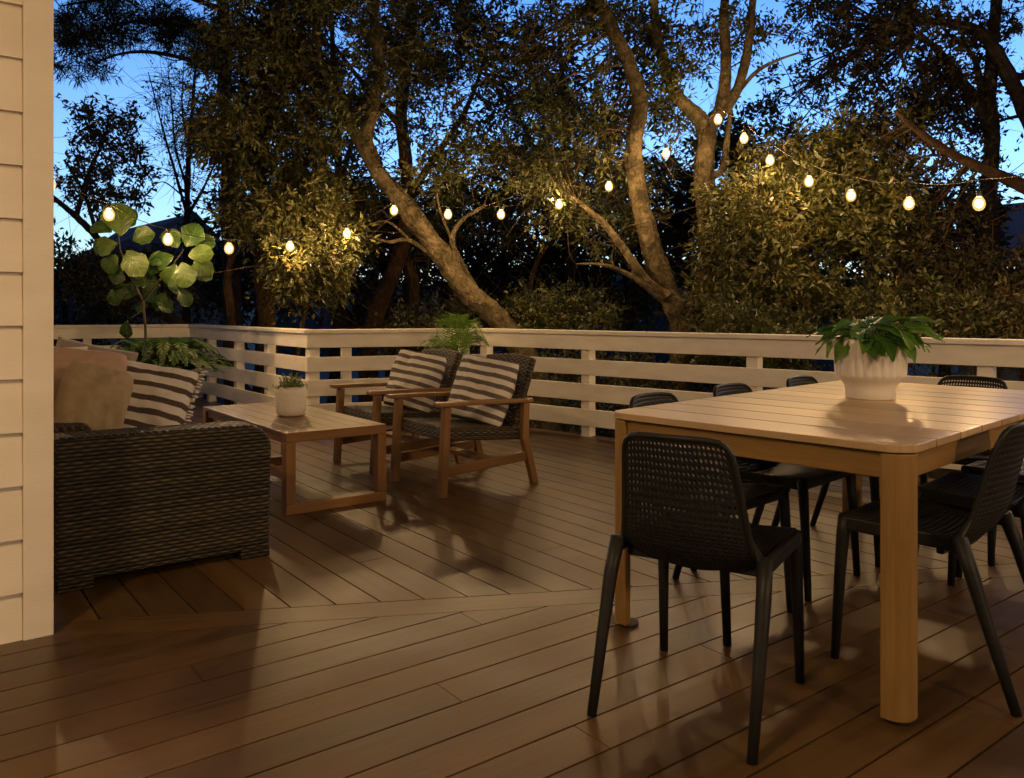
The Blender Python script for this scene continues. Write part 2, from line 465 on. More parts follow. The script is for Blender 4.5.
# dusk: the glow sits low over the garden, the sky overhead and behind is already dark
tcw = nt.nodes.new('ShaderNodeTexCoord'); sepw = nt.nodes.new('ShaderNodeSeparateXYZ')
nt.links.new(tcw.outputs['Generated'], sepw.inputs[0])
elev = ramp(nt, sepw.outputs['Z'], [(0.0, (1.35, 1.45, 1.6)), (0.16, (1.25, 1.4, 1.6)), (0.36, (0.80, 1.08, 1.38)), (0.52, (0.10, 0.15, 0.24)), (1.0, (0.008, 0.014, 0.03))])
azim = ramp(nt, math_(nt, 'ADD', math_(nt, 'MULTIPLY', sepw.outputs['Y'], 0.5), 0.5), [(0.0, (0.05, 0.05, 0.06)), (0.55, (0.15, 0.15, 0.17)), (0.85, (1, 1, 1))])
skc = mixc(nt, 1.0, mixc(nt, 1.0, sky.outputs[0], elev.outputs['Color'], 'MULTIPLY'), azim.outputs['Color'], 'MULTIPLY')
skc = mixc(nt, 1.0, skc, (1.75, 1.62, 1.95), 'MULTIPLY')
nt.links.new(skc, bg.inputs['Color'])
bg.inputs['Strength'].default_value = 0.15

sun = bpy.data.lights.new('sun', 'SUN'); sun.energy = 0.01; sun.angle = R(10); sun.color = (0.8, 0.88, 1.0)
so = bpy.data.objects.new('sun', sun); COL.objects.link(so)
so.rotation_euler = (R(85), 0, R(200 + 180))

# ------------------------------------------------------------------ directions of the place
D2 = Vector((0.7986, 0.6018, 0))          # along the house wall, towards the garden
D1 = Vector((-0.6018, 0.7986, 0))         # away from the camera to the left
TU = Vector((0.725, 0.688, 0)).normalized()   # long axis of the dining table
TS = Vector((-TU.y, TU.x, 0))                 # short axis of the table (to the left and away)

C12 = Vector((-4.07, 10.25, 0)); C23 = Vector((-1.86, 7.365, 0)); C34 = Vector((-0.345, 7.90, 0))
R4 = Vector((0.745, -0.667, 0)).normalized()
R4_END = C34 + R4 * 9.2
R1 = Vector((-0.89, -0.456, 0)).normalized()
R1_END = C12 + R1 * 4.6
HC = Vector((-1.556, 2.753, 0))            # outer corner of the house

# ------------------------------------------------------------------ deck (boards clipped to the deck outline)
def clip(poly, n, d):
    """keep the side n.p <= d"""
    out = []
    for i in range(len(poly)):
        a, b = poly[i], poly[(i + 1) % len(poly)]
        da, db = n[0] * a[0] + n[1] * a[1] - d, n[0] * b[0] + n[1] * b[1] - d
        if da <= 0: out.append(a)
        if (da < 0 < db) or (db < 0 < da):
            t = da / (da - db)
            out.append((a[0] + (b[0] - a[0]) * t, a[1] + (b[1] - a[1]) * t))
    return out

def strips(mb, poly, d, pitch, gap, z0, z1, off=0.0, joints=None):
    d = Vector(d[:2]).normalized(); n = Vector((-d.y, d.x))
    vals = [n.x * p[0] + n.y * p[1] for p in poly]
    k = math.floor((min(vals) - off) / pitch)
    while off + k * pitch < max(vals):
        a = off + k * pitch + gap / 2; b = off + (k + 1) * pitch - gap / 2
        q = clip(clip(poly, n, b), -n, -a)
        if len(q) >= 3:
            if joints:
                us = [d.x * p[0] + d.y * p[1] for p in q]
                cuts = sorted(min(us) - 1 + random.uniform(0, joints) + joints * i for i in range(int((max(us) - min(us)) / joints) + 2))
                cuts = [min(us) - 1] + [c for c in cuts if min(us) < c < max(us)] + [max(us) + 1]
                for c0, c1 in zip(cuts, cuts[1:]):
                    qq = clip(clip(q, d, c1 - 0.0015), -d, -(c0 + 0.0015))
                    mb.poly(qq, z0, z1, (d.x, d.y))
            else:
                mb.poly(q, z0, z1, (d.x, d.y))
        k += 1

out = [(p.x, p.y) for p in (R1_END + R1 * 0.1, C12 + Vector((0.02, 0.10, 0)), C23 + Vector((0.05, 0.09, 0)), C34 + Vector((0.03, 0.09, 0)), R4_END + Vector((0.09, 0.09, 0)))] + [(7.2, -4.5), (-9.5, -6.0), (-10.5, 6.2)]
S0 = Vector((-1.6, 2.863)); SD = Vector((1.947, 0.337)).normalized(); SN = Vector((-SD.y, SD.x))
sd = SN.dot(S0)
deck = MB()
upper = clip(out, -SN, -(sd + 0.003))
lower = clip(out, SN, sd - 0.149)
strips(deck, upper, D1, 0.1465, 0.007, -0.028, 0.0, 0.02, 5.0)
mid = clip(clip(out, SN, sd - 0.002), -SN, -(sd - 0.146))
deck.poly(mid, -0.028, 0.0, (SD.x, SD.y), tint=0.7)
strips(deck, lower, D2, 0.142, 0.007, -0.028, 0.0, 0.055, 4.2)
o = deck.build('deck', MAT['deck']); tag(o, kind='structure')
# rim boards round the edge and joists below
rim = MB()
edge = [Vector((p[0], p[1], 0)) for p in out[:5]]
for a, b in zip(edge, edge[1:]):
    d = (b - a).normalized(); nn = Vector((-d.y, d.x, 0))
    rim.box((a + b) / 2 + nn * 0.016 + Vector((0, 0, -0.13)), ((b - a).length, 0.03, 0.26), (d, nn, (0, 0, 1)))
for k in range(-8, 22):
    c = Vector((0, 3, -0.10)) + TS * 0 + Vector((0.0, 0.45 * k - 3.0, 0))
    rim.box(c + Vector((-1, 0, -0.02)), (13.0, 0.045, 0.14), ((1, 0.12, 0), (-0.12, 1, 0), (0, 0, 1))) if c.y < 6.4 else None
o = rim.build('deck_rim', MAT['bark3']); tag(o, kind='structure')

# ------------------------------------------------------------------ ground
g = MB()
nG = 60
P = []
for i in range(nG + 1):
    row = []
    for j in range(nG + 1):
        u, v = (j / nG - 0.5) * 2, (i / nG - 0.5) * 2
        x, y = 500 * u * abs(u) ** 1.6, 500 * v * abs(v) ** 1.6 + 8
        d = math.hypot(x, y - 6)
        row.append((x, y, -1.7 + 0.25 * math.sin(x * 0.35) * math.cos(y * 0.3) - 0.02 * max(0, d - 20)))
    P.append(row)
g.grid(P)
tag(g.build('ground', MAT['ground']), kind='structure')
hl = MB()
P = []
for i in range(9):
    f = i / 8
    P.append([(x * (1 + 0.9 * f) , 46 + 60 * f - abs(x) * 0.25, -2.5 + (7.3 + 0.9 * math.sin(x * 0.21) + 0.5 * math.sin(x * 0.57 + 1)) * math.sin(min(1, f * 1.6) * PI / 2)) for x in range(-90, 91, 2)])
hl.grid(P)
tag(hl.build('hills', MAT['ground']), kind='structure')
dr = MB()
dr.poly([(-14, 12.0), (-2.6, 9.8), (-2.4, 13.5), (-3.0, 19.0), (-16, 19)], -1.6, -1.38)
tag(dr.build('driveway', MAT['gravel']), kind='structure')

# ------------------------------------------------------------------ house
house = thing('house', 'cream weatherboard house at the left edge with a vertical corner board', 'house')
WN = Vector((0.6018, -0.7986, 0))          # outward normal of the visible wall
wl = MB()
zz = -0.02; k = 0
L0, L1 = 0.090, 9.0
first = True
while zz < 2.9:
    e = 0.178
    a = HC - D2 * L0; b = HC - D2 * L1
    # lap board: bottom edge proud, top edge tucked
    th0, th1 = -0.004, -0.022
    p = [a + WN * th0, b + WN * th0, b + WN * th1, a + WN * th1]
    q = [Vector((p[0].x, p[0].y, zz)), Vector((p[1].x, p[1].y, zz)), Vector((p[2].x, p[2].y, zz + e + 0.01)), Vector((p[3].x, p[3].y, zz + e + 0.01))]
    i0 = len(wl.v); wl.v += q
    wl.face((i0, i0 + 1, i0 + 2, i0 + 3), [(0, 0), (9, 0), (9, e), (0, e)])
    i0 = len(wl.v); wl.v += [q[0], q[1], q[1] - WN * 0.03, q[0] - WN * 0.03]
    wl.face((i0 + 3, i0 + 2, i0 + 1, i0), [(0, 0), (9, 0), (9, .03), (0, .03)])
    zz += e
c = HC - D2 * (L0 + L1) / 2 - WN * 0.10
wl.box(c + Vector((0, 0, 1.45)), (L1 - L0, 0.14, 2.9), (D2, WN, (0, 0, 1)))
side_c = HC + D1 * 2.2 - D2 * 0.09
wl.box(side_c + Vector((0, 0, 1.45)), (4.3, 0.14, 2.9), (D1, D2, (0, 0, 1)))
wl.build('wall', MAT['siding'], house)
cb = MB()
cb.box(HC - D2 * 0.0445 - WN * 0.012 + Vector((0, 0, 1.44)), (0.089, 0.030, 2.92), (D2, WN, (0, 0, 1)))
cb.box(HC - D2 * 0.014 + D1 * 0.075 + Vector((0, 0, 1.44)), (0.095, 0.026, 2.92), (D1, D2, (0, 0, 1)))
cb.build('corner_board', MAT['siding'], house, 0.003)
rf = MB()
rc = HC - D2 * 3.6 + WN * 1.35
rf.box(rc + Vector((0, 0, 2.86)), (9.2, 3.9, 0.10), (D2, WN, (0, 0, 1)))  # porch slab added out of view to keep sky light off the deck
rf.box(rc - WN * 4.2 + D2 * -1.3 + Vector((0, 0, 3.0)), (9.2, 4.5, 0.10), (D2, WN, (0, 0, 1)))
rf.build('roof', MAT['siding'], house)
pp = MB()
pe = HC - D2 * 7.9 + WN * 3.15
pp.box(pe + Vector((0, 0, 1.4)), (0.12, 0.12, 2.8), (D2, WN, (0, 0, 1)))
pe = HC + D2 * -3.3 + WN * 4.6
pp.build('porch_post', MAT['siding'], house, 0.004)

# ------------------------------------------------------------------ railing runs
def railing(a, b, posts, label, ends=(True, True)):
    """a->b with the deck on the right hand side of the direction; plank faces on the line a-b"""
    t = thing('deck_railing', label, 'railing', (0, 0, 0), 0, 'railing runs round the deck')
    d = (b - a).normalized(); n = Vector((-d.y, d.x, 0))      # outward
    Ln = (b - a).length; c = (a + b) / 2
    ax = (d, n, (0, 0, 1))
    m = MB().box(c + n * 0.045 + Vector((0, 0, 0.904)), (Ln + 0.02, 0.15, 0.034), ax); m.build('cap_rail', MAT['paint'], t, 0.004)
    for z0, z1 in ((0.755, 0.886), (0.537, 0.670), (0.313, 0.461), (0.096, 0.240)):
        m = MB().box(c + n * 0.015 + Vector((0, 0, (z0 + z1) / 2)), (Ln, 0.03, z1 - z0), ax); m.build('rail_plank', MAT['paint'], t, 0.003)
    for s in posts:
        m = MB().box(a + d * s + n * 0.078 + Vector((0, 0, 0.43)), (0.09, 0.09, 0.91), ax); m.build('post', MAT['paint'], t, 0.004)
    return t
railing(R1_END, C12, [0.6, 2.0, 3.45, 4.52], 'white plank railing run at the far left behind the ficus and fern')
railing(C12, C23, [0.12, 1.24 - 0.0, 2.40, 3.55] and [0.10, 0.62, 1.60, 2.52, 3.56], 'white plank railing run slanting away behind the coffee table')
railing(C23, C34, [0.07, 0.36, 1.50], 'short white plank railing run behind the two armchairs')
railing(C34, R4_END, [0.06, 1.29, 2.83, 4.36, 5.9, 7.4, 8.9], 'long white plank railing run beyond the dining table')

# ------------------------------------------------------------------ dining table
TN = Vector((1.03, 2.10, 0))               # near corner
TL, TW, TH = 1.92, 1.02, 0.745
tc = TN + TU * TL / 2 + TS * TW / 2
table = thing('dining_table', 'long wooden outdoor dining table with a slatted top and thick legs', 'table', (tc.x, tc.y, 0), math.atan2(TU.y, TU.x))
# local: +x along TU, +y along TS
tp = MB()
nb = 10
bw = TL / nb
def arc(cx, cy, r, a0, a1, n=7):
    return [(cx + r * math.cos(R(a0 + (a1 - a0) * i / n)), cy + r * math.sin(R(a0 + (a1 - a0) * i / n))) for i in range(n + 1)]
for i in range(nb):
    x0 = -TL / 2 + i * bw + (0.0035 if i else 0); x1 = -TL / 2 + (i + 1) * bw - (0.0035 if i < nb - 1 else 0)
    y = TW / 2; r = 0.075
    if i == 0: pts = arc(x0 + r, y - r, r, 90, 180) + arc(x0 + r, -y + r, r, 180, 270) + [(x1, -y), (x1, y)]
    elif i == nb - 1: pts = arc(x1 - r, -y + r, r, 270, 360) + arc(x1 - r, y - r, r, 0, 90) + [(x0, y), (x0, -y)]
    else: pts = [(x0, -y), (x1, -y), (x1, y), (x0, y)]
    tp.poly(pts, TH - 0.022, TH, (0, 1))
tp.build('tabletop', MAT['top'], table, 0.0025)
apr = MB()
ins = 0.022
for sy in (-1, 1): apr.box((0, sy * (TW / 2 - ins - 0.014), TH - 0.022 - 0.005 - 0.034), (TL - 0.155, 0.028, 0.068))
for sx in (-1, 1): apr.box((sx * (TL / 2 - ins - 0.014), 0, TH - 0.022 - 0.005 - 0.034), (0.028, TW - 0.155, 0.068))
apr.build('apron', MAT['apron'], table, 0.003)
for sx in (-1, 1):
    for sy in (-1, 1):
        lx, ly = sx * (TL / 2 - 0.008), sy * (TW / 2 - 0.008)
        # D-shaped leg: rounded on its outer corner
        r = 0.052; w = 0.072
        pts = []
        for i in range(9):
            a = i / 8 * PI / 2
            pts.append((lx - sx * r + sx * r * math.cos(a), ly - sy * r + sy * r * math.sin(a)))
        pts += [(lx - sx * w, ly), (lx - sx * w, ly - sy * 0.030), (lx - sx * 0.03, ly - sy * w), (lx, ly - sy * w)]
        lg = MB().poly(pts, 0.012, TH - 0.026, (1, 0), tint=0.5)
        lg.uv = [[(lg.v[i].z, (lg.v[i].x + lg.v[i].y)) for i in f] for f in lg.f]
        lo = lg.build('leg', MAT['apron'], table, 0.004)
        MB().lathe([(0.035, 0), (0.036, 0.012)], 20, (lx - sx * 0.048, ly - sy * 0.048, 0)).build('foot_pad', MAT['rubber'], lo)

# ------------------------------------------------------------------ perforated dining chair
def catmull(pts, n):
    out_ = []
    P_ = [pts[0]] + list(pts) + [pts[-1]]
    seg = len(pts) - 1
    for i in range(n):
        t = i / (n - 1) * seg
        k = min(int(t), seg - 1); f = t - k
        p0, p1, p2, p3 = P_[k], P_[k + 1], P_[k + 2], P_[k + 3]
        out_.append(tuple(0.5 * ((2 * b) + (-a + c_) * f + (2 * a - 5 * b + 4 * c_ - d_) * f * f + (-a + 3 * b - 3 * c_ + d_) * f ** 3) for a, b, c_, d_ in zip(p0, p1, p2, p3)))
    return out_

def perforated(surf, nu, nv, hole=0.30, border=1, solid=lambda i, j: False):
    """sheet with diamond holes: one per cell"""
    mb = MB()
    idx = {}
    def V(u, v):
        k = (round(u * 1000), round(v * 1000))
        if k not in idx:
            idx[k] = len(mb.v); mb.v.append(Vector(surf(u / nu, v / nv)))
        return idx[k]
    for i in range(nv):
        for j in range(nu):
            A, B, C_, D_ = V(j, i), V(j + 1, i), V(j + 1, i + 1), V(j, i + 1)
            if i < border or j < border or i >= nv - border or j >= nu - border or solid(i, j):
                mb.face((A, B, C_, D_), None, True)
                continue
            s, e = V(j + 0.5, i + 0.5 - hole), V(j + 0.5 + hole, i + 0.5)
            n_, w = V(j + 0.5, i + 0.5 + hole), V(j + 0.5 - hole, i + 0.5)
            for f in ((A, B, s), (B, C_, e), (C_, D_, n_), (D_, A, w), (A, s, w), (B, e, s), (C_, n_, e), (D_, w, n_)):
                mb.face(f, None, True)
    return mb

def make_chair():
    t = thing('dining_chair', 'x', 'chair', (0, 0, 0), 0, 'charcoal perforated chairs round the dining table')
    prof_seat = catmull([(0.235, 0.447), (0.14, 0.444), (0.06, 0.434), (-0.02, 0.430), (-0.085, 0.437)], 40)
    prof_back = catmull([(-0.085, 0.437), (-0.122, 0.463), (-0.145, 0.53), (-0.175, 0.65), (-0.208, 0.757)], 40)
    def samp(pr, v):
        x = v * (len(pr) - 1); k = min(int(x), len(pr) - 2); f = x - k
        return tuple(a + (b - a) * f for a, b in zip(pr[k], pr[k + 1]))
    def seat_s(u, v):
        y, z = samp(prof_seat, v); s = 2 * u - 1
        w = 0.205 - 0.012 * v
        return (s * w, y + 0.012 * (1 - s * s) * (1 - v), z - 0.012 * (1 - s * s) * (1 - v) - 0.045 * (1 - s * s) * v ** 3 + 0.004)
    def back_s(u, v):
        y, z = samp(prof_back, v); s = 2 * u - 1
        w = 0.193 - 0.030 * v - 0.020 * v * v
        top = 0.012 * v * (1 - abs(s) ** 4) - 0.010 * max(0, abs(s) - 0.85) / 0.15 * (v ** 6)
        return (s * w, y - 0.030 * (1 - s * s) * min(1, v * 2 + 0.1), z + top - 0.045 * (1 - s * s) * (1 - min(1, v * 3.2)))
    sm = perforated(seat_s, 26, 20, 0.30, 2)
    o = sm.build('seat', MAT['plastic'], t); md = o.modifiers.new('solid', 'SOLIDIFY'); md.thickness = 0.007; md.offset = -1
    bm_ = perforated(back_s, 25, 25, 0.36, 1, lambda i, j: i < 2)
    o = bm_.build('backrest', MAT['plastic'], t); md = o.modifiers.new('solid', 'SOLIDIFY'); md.thickness = 0.007; md.offset = 0
    # frame round the back
    bf = MB()
    path = [back_s(0.0, k / 14) for k in range(1, 14)] + [back_s(0.02, 0.99)] + [back_s(k / 12, 1.0) for k in range(1, 12)] + [back_s(0.98, 0.99)] + [back_s(1.0, 1 - k / 14) for k in range(1, 14)]
    bf.tube(path, 0.0085, 8)
    bf.build('back_frame', MAT['plastic'], t)
    # seat frame
    sf = MB()
    for s in (-1, 1):
        sf.bar((s * 0.212, 0.222, 0.434), (s * 0.208, -0.115, 0.43), 0.020, 0.042)
    sf.bar((-0.2, 0.222, 0.432), (0.2, 0.222, 0.432), 0.022, 0.036)
    sf.bar((-0.2, -0.06, 0.405), (0.2, -0.06, 0.405), 0.022, 0.03)
    sf.build('seat_frame', MAT['plastic'], t, 0.006)
    for s in (-1, 1):
        m = MB()
        m.tube([(s * 0.205, 0.215, 0.45), (s * 0.206, 0.222, 0.40), (s * 0.209, 0.232, 0.25), (s * 0.213, 0.245, 0.0)], [0.022, 0.020, 0.017, 0.0135], 10)
        m.build('leg', MAT['plastic'], t)
        m = MB()
        x0, y0, z0 = back_s(0.0 if s < 0 else 1.0, 0.42)
        x1, y1, z1 = back_s(0.0 if s < 0 else 1.0, 0.2)
        m.tube([(x0, y0, z0), (x1 + s * 0.006, y1 + 0.004, z1), (s * 0.208, -0.115, 0.45), (s * 0.214, -0.148, 0.36), (s * 0.216, -0.198, 0.2), (s * 0.217, -0.262, 0.0)], [0.008, 0.012, 0.022, 0.0205, 0.017, 0.0135], 10)
        m.build('leg', MAT['plastic'], t)
    return t

chairs = []
proto = make_chair()
def put_chair(loc, f, label, first=False):
    c = proto if first else copy_tree(proto)
    c.location = (loc[0], loc[1], 0.0); c.rotation_euler = (0, 0, face_dir(f)); c['label'] = label
    return c
a_ = R(32.5)
put_chair((0.54, 2.305), (math.sin(a_), math.cos(a_)), 'charcoal perforated chair standing nearest, its full back turned to us at the table end', True)
TLc = TN + TS * TW                        # left corner of the top
def side(k, outw, left):
    return (TLc + TU * k + TS * outw) if left else (TN + TU * k - TS * outw)
put_chair(side(0.365, -0.145, True), -TS, 'charcoal perforated chair on the railing side, its top beside the left table corner')
put_chair(side(0.945, -0.135, True), -TS, 'charcoal perforated chair in the middle of the railing side, between two similar chair tops')
put_chair(side(1.55, -0.15, True), -TS, 'charcoal perforated chair on the railing side of the table, closest to the white planter')
put_chair(side(0.53, -0.10, False), TS, 'charcoal perforated chair at the right, pushed in beside the thick near table leg')
put_chair(side(1.10, -0.085, False), TS, 'charcoal perforated chair at the right, second behind the near table leg')
put_chair(side(1.66, -0.10, False), TS, 'charcoal perforated chair at the right edge, farthest along that side of the table')
pe = TN + TU * TL + TS * (TW * 0.5 + 0.02)
pb = Vector((2.29, 4.0, 0)) - TU * 0.27
put_chair((pb.x, pb.y), -TU, 'charcoal perforated chair facing us at the far table end, only its top showing')

# ------------------------------------------------------------------ leaves
def leaf_mesh(mb, base, d, nrm, L, Wd, droop=0.2, fold=0.15, heart=False, tint=None, n=6):
    """a broad leaf: midrib from base along d, normal nrm"""
    d = Vector(d).normalized(); nrm = Vector(nrm)
    sidev = d.cross(nrm)
    if sidev.length < 1e-3: sidev = d.cross(Vector((0.3, 0.2, 0.9)))
    sidev.normalize(); up = sidev.cross(d).normalized()
    tint = random.random() if tint is None else tint
    P_ = []
    for i in range(n + 1):
        t = (1 - math.cos(PI * i / n)) / 2 if heart == 'round' else i / n
        c = Vector(base) + d * (L * t) - up * (droop * L * t * t)
        if heart == 'round': w = Wd * 0.5 * (math.sin(PI * t ** 1.35) ** 0.62) * (1 + 0.07 * math.sin(t * 17 + tint * 20)) if 0 < t < 1 else 0.001
        elif heart: w = Wd * 0.5 * (math.sin(PI * min(1, t ** 0.62)) ** 0.8) if t < 1 else 0.001
        else: w = Wd * 0.5 * (math.sin(PI * (t ** 0.8)) ** 0.65) if 0 < t < 1 else 0.001
        w = max(w, 0.0015)
        row = []
        for s in (-1, -0.75, -0.4, 0, 0.4, 0.75, 1):
            wav = 0.04 * L * math.sin(t * 9 + s * 2 + tint * 9) * abs(s)
            row.append(c + sidev * (w * s) + up * (fold * w * (abs(s) ** 1.3) + wav))
        P_.append(row)
    mb.grid(P_, smooth=True, tint=tint)

def fern_frond(mb, base, d, L, rise, width, n=16, tint=None):
    """arching frond of paired pinnae"""
    d = Vector((d[0], d[1], 0)).normalized(); s = Vector((-d.y, d.x, 0))
    tint = random.random() if tint is None else tint
    pts = []
    for i in range(n + 1):
        t = i / n
        pts.append(Vector(base) + d * (L * (t * 0.9)) + Vector((0, 0, rise * (1.7 * t - 1.25 * t * t * 1.1))))
    mb.tube(pts[::2], [0.003] * len(pts[::2]), 4, cap=False)
    for i in range(2, n):
        t = i / n
        w = width * math.sin(PI * min(1, 0.12 + t * 0.88)) * random.uniform(0.85, 1.1)
        tang = (pts[i + 1] - pts[i - 1]).normalized()
        for sg in (-1, 1):
            for hshift in (0.0, 0.5):
                p = pts[i] + (pts[i + 1] - pts[i]) * hshift if i < n else pts[i]
                dd = (s * sg + tang * 0.45 + Vector((0, 0, -0.15 + random.uniform(-0.15, 0.15)))).normalized()
                nrm = tang.cross(dd).normalized()
                hw = L / n * 0.30
                b = len(mb.v)
                mb.v += [p - tang * hw * 0.6, p + dd * (w * 0.55) - tang * hw, p + dd * w, p + dd * (w * 0.5) + tang * hw]
                mb.face((b, b + 1, b + 2, b + 3), None, False, 0, min(1, max(0, tint + random.uniform(-0.25, 0.25))))

# ------------------------------------------------------------------ planter on the dining table
pl = Vector((1.44, 3.26, TH))
pl = thing('planter', 'white fluted ceramic planter with a glossy green pothos on the dining table', 'potted plant', pl)
pot = MB()
fl = 26
prof = [(0.0, 0.0), (0.088, 0.0), (0.092, 0.006), (0.093, 0.035), (0.097, 0.055), (0.112, 0.076), (0.130, 0.090), (0.134, 0.100), (0.136, 0.15), (0.137, 0.225), (0.135, 0.240), (0.126, 0.238), (0.124, 0.19)]
def rip(a, i):
    k = {7: 0.5, 8: 1, 9: 1, 10: 0.8}.get(i, 0)
    return 1 - 0.09 * k * (abs(math.sin(a * fl / 2)) ** 0.7 * -1 + 1)
pot.lathe(prof, fl * 8, ripple=rip); pot.build('pot', MAT['ceramic'], pl)
MB().lathe([(0.0, 0.208), (0.05, 0.212), (0.125, 0.206)], 24).build('soil', MAT['soil'], pl)
fo = MB()
def pothos_leaf(a, r0, z0, pitch, L, Wd, droop=0.3):
    b = Vector((0.05 * math.cos(a), 0.05 * math.sin(a), 0.21)); st = Vector((r0 * math.cos(a), r0 * math.sin(a), z0))
    fo.tube([b, b.lerp(st, 0.5) + Vector((0, 0, 0.03)), st], 0.0028, 5, cap=False)
    aa = a + random.uniform(-.5, .5)
    leaf_mesh(fo, st, Vector((math.cos(aa), math.sin(aa), pitch)), Vector((math.cos(a) * .5 + random.uniform(-.35, .35), math.sin(a) * .5 + random.uniform(-.35, .35), 1)), L, Wd, droop, 0.22, True)
for i in range(16): pothos_leaf(random.uniform(0, 6.28), random.uniform(0.02, 0.08), random.uniform(0.26, 0.31), random.uniform(-0.1, 0.7), random.uniform(0.10, 0.15), random.uniform(0.055, 0.08))
for i in range(20): pothos_leaf(i / 20 * 6.28 + random.uniform(-.15, .15), random.uniform(0.09, 0.14), random.uniform(0.24, 0.28), random.uniform(-0.6, 0.25), random.uniform(0.09, 0.15), random.uniform(0.05, 0.085))
for a, z0, pt, L in ((190, 0.27, -0.5, 0.16), (205, 0.25, -1.4, 0.12), (178, 0.30, -0.2, 0.15), (262, 0.27, -0.55, 0.16), (245, 0.26, -0.7, 0.13), (300, 0.29, -0.3, 0.17), (325, 0.30, -0.1, 0.18), (342, 0.32, 0.1, 0.16), (355, 0.30, 0.0, 0.17), (316, 0.25, -1.2, 0.12), (290, 0.27, -0.6, 0.13)):
    pothos_leaf(R(a), 0.12, z0 - 0.01, pt, L * 0.9, L * 0.52, random.uniform(0.1, 0.5))
fo.build('foliage', MAT['pothos'], pl)

# ------------------------------------------------------------------ sofa (wicker), local +y = faces D2, +x = towards the camera end
P0 = Vector((-1.075, 3.640, 0))
SL, SDp = 1.95, 0.86
sc = P0 - D2 * SDp / 2 + D1 * SL / 2
sofa = thing('sofa', 'dark brown wicker sofa with a broad rounded arm beside the house corner', 'sofa', sc, face_dir(D2))
def rounded_arm(x0, x1):
    """arm: profile in (y,z) with a rounded front top corner, extruded in x"""
    m = MB()
    y0, y1, z0, z1, r = -SDp / 2, SDp / 2, 0.036, 0.592, 0.11
    pr = [(y0, z0), (y1 - 0.01, z0)] + [(y1 - r + r * math.cos(a), z1 - r + r * math.sin(a)) for a in [i / 8 * PI / 2 for i in range(9)]] + [(y0, z1 + 0.012)]
    n = len(pr); b = len(m.v)
    for x in (x0, x1):
        for p in pr: m.v.append(Vector((x, p[0], p[1])))
    uv = [(p[0], p[1]) for p in pr]
    m.face([b + i for i in range(n)][::-1], uv[::-1]); m.face([b + n + i for i in range(n)], uv)
    ln = 0
    for i in range(n):
        j = (i + 1) % n
        l = math.hypot(pr[j][0] - pr[i][0], pr[j][1] - pr[i][1])
        m.face((b + i, b + j, b + n + j, b + n + i), [(x0, ln), (x0, ln + l), (x1, ln + l), (x1, ln)], False)
        ln += l
    return m
hx = SL / 2
rounded_arm(hx - 0.20, hx).build('arm', MAT['wicker'], sofa, 0.022, 4)
rounded_arm(-hx, -hx + 0.20).build('arm', MAT['wicker'], sofa, 0.022, 4)
def uvbox(m, c, s, rot=None):
    m.box(c, s, rot); return m
uvbox(MB(), (0, 0.02, 0.17), (SL - 0.41, SDp - 0.06, 0.23)).build('seat_base', MAT['wicker'], sofa, 0.015)
uvbox(MB(), (0, -SDp / 2 + 0.09, 0.345), (SL - 0.41, 0.16, 0.55), ((1, 0, 0), (0, 1, 0), (0, 0, 1))).build('backrest', MAT['wicker'], sofa, 0.03, 3)
for k in (-1, 1):
    uvbox(MB(), (k * 0.385, 0.06, 0.355), (0.75, 0.68, 0.13)).build('seat_cushion', MAT['grey'], sofa, 0.045, 4)
for sx in (-1, 1):
    for sy in (-1, 1):
        uvbox(MB(), (sx * (hx - 0.06), sy * (SDp / 2 - 0.075), 0.020), (0.11, 0.13, 0.040)).build('foot', MAT['wicker'], sofa, 0.004)

def pillow(name, mat, label, c, right, nrm, w, h, t, seed=0, fringe=False, group=None, rnd=0.03):
    right = Vector(right).normalized(); nrm = Vector(nrm).normalized(); up = nrm.cross(right).normalized(); nrm = right.cross(up).normalized()
    m = MB(); n = 24
    def surf(sgn):
        P_ = []
        for i in range(n + 1):
            row = []
            for j in range(n + 1):
                u, v = 2 * j / n - 1, 2 * i / n - 1
                rc_ = 1 - rnd * (u * u * v * v) ** 2
                x = w / 2 * u * (1 - 0.06 * (1 - v * v)) * rc_; y = h / 2 * v * (1 - 0.06 * (1 - u * u)) * rc_
                e = max(0, (1 - u * u) * (1 - v * v))
                z = t / 2 * e ** 0.36
                wr = mnoise.noise(Vector((u * 2.2 + seed, v * 2.2, sgn * 3.1))) * 0.034 + mnoise.noise(Vector((u * 6 + seed, v * 6, sgn))) * 0.011
                z += wr * min(1, e * 3)
                row.append(right * x + up * y + nrm * (z * sgn))
            P_.append(row)
        return P_
    a = surf(1); b = surf(-1)
    m.grid(a); k = len(m.f)
    m.grid([r[::-1] for r in b])
    for q in range(k, len(m.f)): m.uv[q] = [(1 - x, y) for x, y in m.uv[q]]
    o = m.build(name, mat, None, weld=True)
    o.location = c
    tag(o, label, 'cushion', group)
    if fringe:
        fm = MB()
        for sg in (-1, 1):
            for i in range(26):
                v = 2 * (i + 0.5) / 26 - 1
                p = right * (sg * w / 2 * (1 - 0.07 * (1 - v * v))) + up * (h / 2 * v)
                q = p + right * (sg * random.uniform(0.018, 0.032)) + up * random.uniform(-0.008, 0.008) + nrm * random.uniform(-0.012, 0.012)
                fm.tube([p - right * sg * 0.006, (p + q) / 2 + nrm * 0.004, q], [0.004, 0.005, 0.006], 5)
        tag(fm.build('fringe', MAT['ivory'], o), kind='stuff')
    return o
CG = 'loose cushions on the wicker sofa'
pillow('cushion', MAT['stripe'], 'cream cushion with wide charcoal stripes and a fringe on the sofa', at(139, 402, 4.0) , (0.965, 0.12, -0.17), (0.15, -0.90, 0.42), 0.50, 0.42, 0.24, 1, True, CG)
